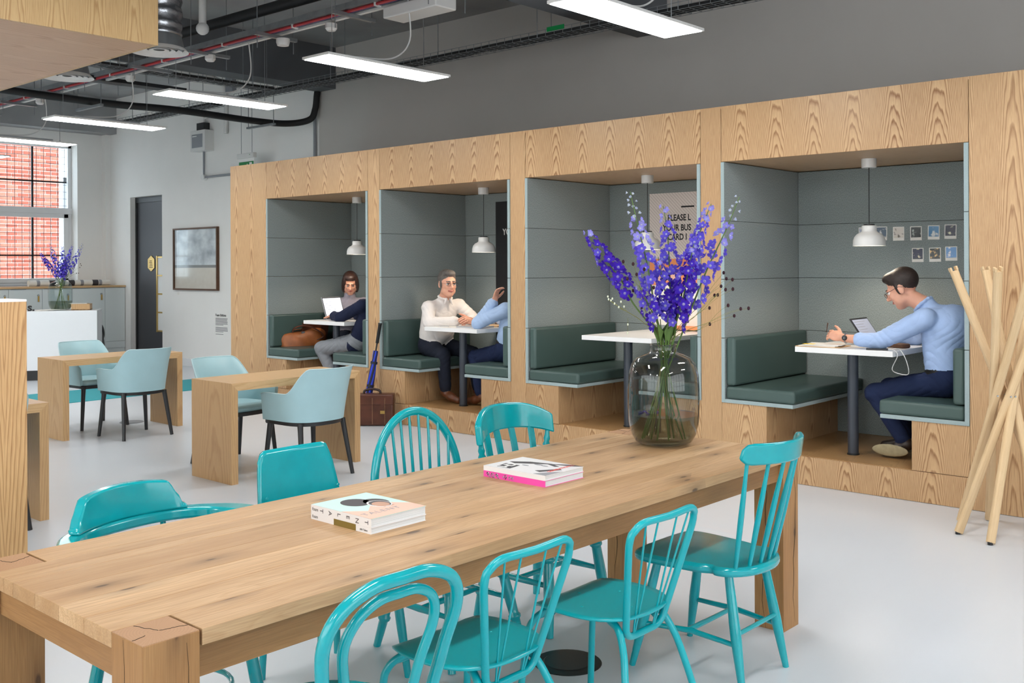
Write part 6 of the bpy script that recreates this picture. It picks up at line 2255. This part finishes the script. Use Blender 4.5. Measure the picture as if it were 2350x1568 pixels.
def hand(B, w, d, n, side=1, curl=0.5, sc=1.0, spread=1.0, mat=SK):
    """w wrist, d finger direction, n palm normal (towards the palm), side = thumb sign along d x n"""
    d = nrm(d); n = nrm(np.array(n) - d * np.dot(n, d)); s_ = np.cross(d, n) * side
    w = np.array(w, float)
    A = np.array([s_, d, n])
    B.ell(w + d * 0.048 * sc, np.array((0.041, 0.052, 0.016)) * sc, mat, A, 0.012)
    B.cone(w - d * 0.02, w + d * 0.02 * sc, 0.026 * sc, 0.027 * sc, mat, 0.012)
    for off, L, r in ((0.030, 0.072, 0.0088), (0.0105, 0.080, 0.0092), (-0.0095, 0.074, 0.0088), (-0.028, 0.058, 0.0078)):
        p = w + d * 0.086 * sc + s_ * off * sc * spread
        dr_ = d + s_ * off * 2.0 * (spread - 0.6)
        for q, f in enumerate((0.44, 0.31, 0.25)):
            a = curl * (0.75 + 0.5 * q) + 0.06
            dr_ = nrm(dr_ * math.cos(a) + n * math.sin(a))
            e = p + dr_ * L * f * sc * 1.0
            B.cone(p, e, (r - 0.0007 * q) * sc, (r - 0.0007 * (q + 1)) * sc, mat, 0.003)
            p = e
    p = w + d * 0.028 * sc + s_ * 0.032 * sc
    dr_ = nrm(d * 0.75 + s_ * 0.75 + n * 0.3)
    for L, r in ((0.036, 0.0125), (0.03, 0.0105), (0.024, 0.009)):
        e = p + dr_ * L * sc
        B.cone(p, e, r * sc, (r - 0.0012) * sc, mat, 0.005)
        p = e
        dr_ = nrm(dr_ * 0.9 + d * 0.35 + n * 0.12 * curl)


SH, TR, BE, SO, SX, SL = 5, 6, 7, 8, 9, 10


def torso(B, hip, chest, neck, rs, side, shL, shR, belly=0.125):
    """side = unit vector to the wearer's right"""
    hip, chest, neck, side = (np.array(q, float) for q in (hip, chest, neck, side))
    up = nrm(chest - hip)
    for s_ in (-1, 1):
        B.cone(hip + up * 0.12 + side * s_ * 0.055, chest + side * s_ * 0.065, belly, 0.125, SH, 0.03)
    B.cone(hip + up * 0.12, chest, belly + 0.005, 0.13, SH, 0.03)
    for sh in (shL, shR):
        B.cone(chest + (neck - chest) * 0.35, sh, 0.085, 0.066, SH, 0.03)
    B.cone(chest, neck, 0.11, 0.062, SH, 0.03)


def pelvis(B, hip, side, up, belt=0.121):
    for s_ in (-1, 1):
        B.cone(np.array(hip) + np.array(side) * s_ * 0.075, np.array(hip) + np.array(side) * s_ * 0.06 + nrm(up) * 0.04, 0.118, 0.115, TR, 0.03)
    for s_ in (-1, 0, 1):
        B.cone(np.array(hip) + np.array(side) * s_ * 0.06 + nrm(up) * 0.05, np.array(hip) + np.array(side) * s_ * 0.06 + nrm(up) * 0.062, belt, belt, BE, 0.006)


def arm(B, sh, el, wr, r=(0.06, 0.049, 0.034), sleeve=1.0):
    sh, el, wr = (np.array(q, float) for q in (sh, el, wr))
    B.cone(sh, el, r[0], r[1], SH, 0.02)
    e = el + (wr - el) * sleeve
    if sleeve < 1:
        B.cone(el, wr, 0.040, 0.027, SK, 0.01)
        B.cone(el, e, r[1], r[2] + 0.012, SH, 0.015)
        B.cone(e - (e - el) * 0.12, e, r[2] + 0.015, r[2] + 0.017, SH, 0.004)
    else:
        B.cone(el, wr, r[1], r[2], SH, 0.015)


def leg(B, hp, kn, an, toe, r=(0.088, 0.066, 0.045), sock=False, foot=None):
    hp, kn, an, toe = (np.array(q, float) for q in (hp, kn, an, toe))
    B.cone(hp, kn, r[0], r[1], TR, 0.03)
    e = an + (kn - an) * 0.12
    B.cone(kn, e, r[1] * 0.97, r[2] + 0.006, TR, 0.02)
    B.cone(e, an, 0.036, 0.034, SO, 0.006)
    d = toe - an
    B.cone(an + np.array((0, 0, -0.02)) - d * 0.12, an + d * 0.45 + np.array((0, 0, -0.015)), 0.040, 0.038, SX, 0.02)
    B.cone(an + d * 0.4 + np.array((0, 0, -0.015)), toe, 0.040, 0.030, SX, 0.02)


def collar(B, neck, fwd, up):
    A = axes(fwd, up)
    neck = np.array(neck)
    pts = []
    for i in range(13):
        a = -2.75 + 5.5 * i / 12
        pts.append(neck + A[0] * 0.066 * math.sin(a) - A[1] * 0.066 * math.cos(a) + A[2] * (0.008 - 0.022 * (1 - math.cos(a)) * 0.5))
    for a, b in zip(pts, pts[1:]):
        B.cone(a, b, 0.010, 0.010, SH, 0.006)
    for s_ in (-1, 1):
        e = neck + A[1] * 0.060 + A[0] * 0.024 * s_ - A[2] * 0.012
        B.cone(e, e + A[0] * 0.022 * s_ - A[2] * 0.05 + A[1] * 0.008, 0.013, 0.005, SH, 0.006)


def glasses(o, P, A, dark='black_plastic', w=0.0016):
    c = np.array(o['_c'])
    L = lambda *a: Vector(P(*a) - c)
    m = MB()
    for s_ in (-1, 1):
        ring = [L(s_ * 0.032 + 0.023 * math.cos(q), 0.108, 0.0 + 0.015 * math.sin(q)) for q in [2 * PI * i / 20 for i in range(20)]]
        m.tube(ring, w, 6, closed=True)
        m.tube([L(s_ * 0.055, 0.106, 0.006), L(s_ * 0.074, 0.085, 0.008), L(s_ * 0.082, 0.0, 0.012), L(s_ * 0.08, -0.02, 0.0)], w, 6)
        ml = MB().add([L(s_ * 0.032 + 0.023 * math.cos(q), 0.108, 0.015 * math.sin(q)) for q in [2 * PI * i / 20 for i in range(20)]], [tuple(range(20))])
        ml.build('lens', 'lens', o)
    m.tube([L(-0.01, 0.108, 0.004), L(0, 0.112, 0.007), L(0.01, 0.108, 0.004)], w, 6)
    m.build('glasses', dark, o, smooth=60)


BASE = lambda skin, hair, shirt, tr, sock, shoe: [skin, hair, 'lips', 'eye_white', 'eye_dark', shirt, tr, 'belt_black', sock, shoe, 'dirty_sole']
Y_ = np.array((0, -1.0, 0))

# the man in the blue shirt, bent over the booth table, looking along -x
B = Body()
hip = (-2.40, 7.08, 0.755); chest = (-2.435, 7.08, 1.10); neck = (-2.545, 7.07, 1.245)
sL, sR = (-2.49, 6.885, 1.165), (-2.49, 7.275, 1.165)
torso(B, hip, chest, neck, None, (0, 1, 0), sL, sR, 0.128)
B.ell((-2.37, 7.08, 1.10), (0.135, 0.19, 0.16), SH, k=0.04)
pelvis(B, hip, (0, 1, 0), (-0.15, 0, 1))
arm(B, sL, (-2.79, 6.86, 1.005), (-3.03, 6.85, 1.015), (0.074, 0.058, 0.032), 0.55)
hand(B, (-3.05, 6.85, 1.02), (-1, 0.05, 0.22), (0, 0.9, -0.6), -1, 0.75)
arm(B, sR, (-2.74, 7.40, 1.00), (-2.93, 7.27, 0.995), (0.066, 0.052, 0.032), 0.8)
hand(B, (-2.95, 7.26, 0.995), (-0.8, -0.5, 0.0), (0, 0, -1), 1, 0.5)
leg(B, (-2.42, 6.98, 0.735), (-2.86, 6.955, 0.635), (-2.66, 6.98, 0.31), (-2.80, 6.965, 0.235))
leg(B, (-2.42, 7.18, 0.735), (-2.86, 7.22, 0.65), (-2.72, 7.22, 0.29), (-2.90, 7.22, 0.235))
B.ell((-2.745, 6.925, 0.255), (0.125, 0.012, 0.042), SL, k=0.004)
P, A = head(B, (-2.70, 7.05, 1.365), (-0.88, -0.12, -0.46), 1.10, 'short', neck, up=(-0.1, 0, 1))
collar(B, (-2.566, 7.066, 1.258), (-0.8, 0, -0.55), (-0.55, 0, 0.83))
o = person('person in a light blue shirt and jeans bent over papers and a laptop', B, BASE('skin_a', 'hair_dark', 'shirt_blue', 'jeans_dark', 'sock_black', 'shoe_dark'))
glasses(o, P, A)
c_ = np.array(o['_c'])
wm = MB()
wc = np.array((-3.02, 6.85, 1.016)) - c_
for q in (0,):
    wm.tube([Vector(wc) + V(0.0, 0.031 * math.cos(a), 0.031 * math.sin(a)) for a in [2 * PI * i / 24 for i in range(24)]], 0.007, 8, closed=True, flat=(0.5, 1.2))
wm.build('watch_strap', 'steel', o, smooth=60)
MB().lathe([(0, 0.006), (0.016, 0.006), (0.019, 0.0), (0.019, -0.004), (0, -0.004)], 20, M=frame(Vector(wc) + V(0, -0.032, 0.004), (1, 0, 0), (0, 0.1, 1), (0, -1, 0.1))).build('watch_face', 'black_metal', o, smooth=30)
pn = MB().tube([(-3.17, 6.86, 1.05), (-3.145, 6.83, 1.12)], [0.002, 0.004], 6).build('pen', 'leather_brown')
tag(pn, 'slim pen held up by the man in blue', 'pen')

# the man in the white shirt, arms on the table, looking along +x
B = Body()
hip = (-7.40, 7.08, 0.755); chest = (-7.33, 7.07, 1.06); neck = (-7.245, 7.06, 1.205)
sR, sL = (-7.28, 6.875, 1.125), (-7.24, 7.255, 1.135)
torso(B, hip, chest, neck, None, (0, -1, 0), sL, sR, 0.135)
pelvis(B, hip, (0, -1, 0), (0.2, 0, 1))
arm(B, sR, (-7.20, 6.80, 0.985 - 0.0), (-6.99, 6.98, 0.995), (0.066, 0.056, 0.036), 0.9)
hand(B, (-6.975, 6.995, 0.998), (0.8, 0.55, 0.1), (-0.4, 0.6, -0.3), -1, 0.6)
arm(B, sL, (-7.07, 7.33, 0.99), (-6.935, 7.12, 1.0), (0.066, 0.054, 0.036), 0.9)
hand(B, (-6.93, 7.10, 1.005), (0.25, -0.9, 0.15), (-0.6, -0.2, -0.5), -1, 0.65)
leg(B, (-7.40, 6.98, 0.735), (-7.15, 6.94, 0.665), (-7.13, 6.96, 0.31), (-6.97, 6.97, 0.232), (0.092, 0.072, 0.05))
leg(B, (-7.40, 7.18, 0.735), (-7.02, 7.22, 0.665), (-6.96, 7.24, 0.31), (-6.80, 7.24, 0.232), (0.092, 0.072, 0.05))
P, A = head(B, (-7.185, 7.04, 1.36), (0.90, -0.36, -0.06), 1.10, 'short', neck)
collar(B, (-7.225, 7.05, 1.225), (0.9, -0.2, -0.1), (0.1, 0, 1))
o = person('person in a white shirt with glasses sitting with arms on the table', B, BASE('skin_a', 'hair_grey', 'shirt_white', 'trouser_navy', 'sock_black', 'shoe_tan'))
glasses(o, P, A, 'black_metal', 0.0012)

# the partner half behind the pillar, looking along -x
B = Body()
hip = (-6.34, 7.06, 0.755); chest = (-6.26, 7.06, 1.06); neck = (-6.19, 7.06, 1.22)
sL, sR = (-6.25, 6.865, 1.13), (-6.25, 7.255, 1.13)
torso(B, hip, chest, neck, None, (0, 1, 0), sL, sR, 0.13)
pelvis(B, hip, (0, 1, 0), (0.15, 0, 1))
arm(B, sL, (-6.56, 6.82, 1.0), (-6.42, 6.89, 1.20), (0.066, 0.056, 0.036), 0.9)
hand(B, (-6.415, 6.895, 1.21), (0.25, 0.1, 1), (1, 0.2, -0.2), 1, 0.5)
arm(B, sR, (-6.52, 7.34, 1.0), (-6.72, 7.30, 0.995), (0.066, 0.056, 0.036), 0.9)
hand(B, (-6.73, 7.30, 0.995), (-1, 0.0, 0.0), (0, 0, -1), 1, 0.4)
leg(B, (-6.36, 6.97, 0.735), (-6.76, 6.99, 0.665), (-6.70, 7.0, 0.30), (-6.86, 7.0, 0.232))
leg(B, (-6.36, 7.16, 0.735), (-6.78, 7.2, 0.665), (-6.66, 7.2, 0.30), (-6.82, 7.2, 0.232))
head(B, (-6.155, 7.05, 1.385), (-0.95, 0.1, -0.05), 1.08, 'short', neck)
person('person in a pale blue shirt and jeans half hidden by the booth pillar', B, BASE('skin_b', 'hair_dark', 'shirt_sky', 'jeans_dark', 'sock_black', 'shoe_tan'), 0.005)

# the woman with bobbed hair at the back of the first booth
B = Body()
f_ = nrm((0.72, -0.69, 0))
rt = np.cross(f_, (0, 0, 1))
hip = np.array((-9.28, 7.50, 0.75)); chest = np.array((-9.20, 7.44, 1.03)); neck = np.array((-9.165, 7.42, 1.195))
sR = chest + rt * 0.165 + np.array((0, 0, 0.085)); sL = chest - rt * 0.165 + np.array((0, 0, 0.085))
torso(B, hip, chest, neck, None, rt, sL, sR, 0.105)
pelvis(B, hip, rt, (0.1, 0, 1))
arm(B, sR, sR + f_ * 0.10 + rt * 0.05 + np.array((0, 0, -0.19)), np.array((-9.0, 7.19, 0.985)), (0.052, 0.043, 0.03), 0.9)
hand(B, (-8.99, 7.18, 0.985), f_, (0, 0, -1), -1, 0.4, 0.9)
arm(B, sL, sL + f_ * 0.14 - rt * 0.03 + np.array((0, 0, -0.19)), np.array((-8.86, 7.36, 1.03)), (0.052, 0.043, 0.03), 0.6)
hand(B, (-8.85, 7.35, 1.035), (0.5, -0.6, 0.3), (0, 0, -1), 1, 0.4, 0.9)
leg(B, (-9.26, 7.40, 0.73), (-8.82, 7.34, 0.67), (-8.82, 7.36, 0.29), (-8.66, 7.36, 0.232), (0.085, 0.06, 0.042))
leg(B, (-9.24, 7.58, 0.73), (-8.80, 7.52, 0.67), (-8.80, 7.52, 0.29), (-8.64, 7.52, 0.232), (0.085, 0.06, 0.042))
head(B, (-9.13, 7.40, 1.345), (0.70, -0.55, -0.40), 1.0, 'bob', neck)
person('person with dark bobbed hair and a grey knit top behind the laptop', B, BASE('skin_b', 'hair_auburn', 'knit_grey', 'trouser_navy', 'sock_black', 'shoe_dark'), 0.0045)

# the person in the navy jacket half behind the first pillar
B = Body()
hip = (-8.42, 7.02, 0.745); chest = (-8.24, 7.02, 1.04); neck = (-8.13, 7.02, 1.20)
sL, sR = (-8.235, 6.835, 1.125), (-8.235, 7.205, 1.125)
torso(B, hip, chest, neck, None, (0, 1, 0), sL, sR, 0.12)
B.cone((-8.36, 6.97, 0.86), (-8.45, 6.93, 0.70), 0.12, 0.10, SH, 0.03)
B.cone((-8.30, 7.08, 0.86), (-8.34, 7.10, 0.72), 0.13, 0.12, SH, 0.03)
pelvis(B, hip, (0, 1, 0), (0.3, 0, 1))
arm(B, sL, (-8.60, 6.83, 0.99), (-8.84, 6.94, 0.995), (0.066, 0.057, 0.036), 0.95)
hand(B, (-8.85, 6.945, 0.998), (-0.9, 0.35, -0.05), (0, 0, -1), 1, 0.4)
arm(B, sR, (-8.50, 7.25, 1.0), (-8.70, 7.14, 0.998), (0.066, 0.055, 0.036), 0.95)
hand(B, (-8.71, 7.135, 1.0), (-0.9, -0.2, -0.05), (0, 0, -1), -1, 0.4)
leg(B, (-8.46, 6.93, 0.73), (-9.02, 6.91, 0.635), (-8.80, 6.93, 0.30), (-8.96, 6.93, 0.235), (0.098, 0.08, 0.052))
leg(B, (-8.44, 7.12, 0.73), (-8.96, 7.14, 0.64), (-8.84, 7.14, 0.30), (-9.0, 7.14, 0.235), (0.098, 0.08, 0.052))
head(B, (-8.085, 7.02, 1.36), (-0.95, 0.1, -0.1), 1.0, 'bob', neck)
person('person in a navy jacket and grey jeans typing, half behind the pillar', B, BASE('skin_b', 'hair_dark', 'jacket_navy', 'jeans_grey', 'sock_black', 'shoe_dark'), 0.005)
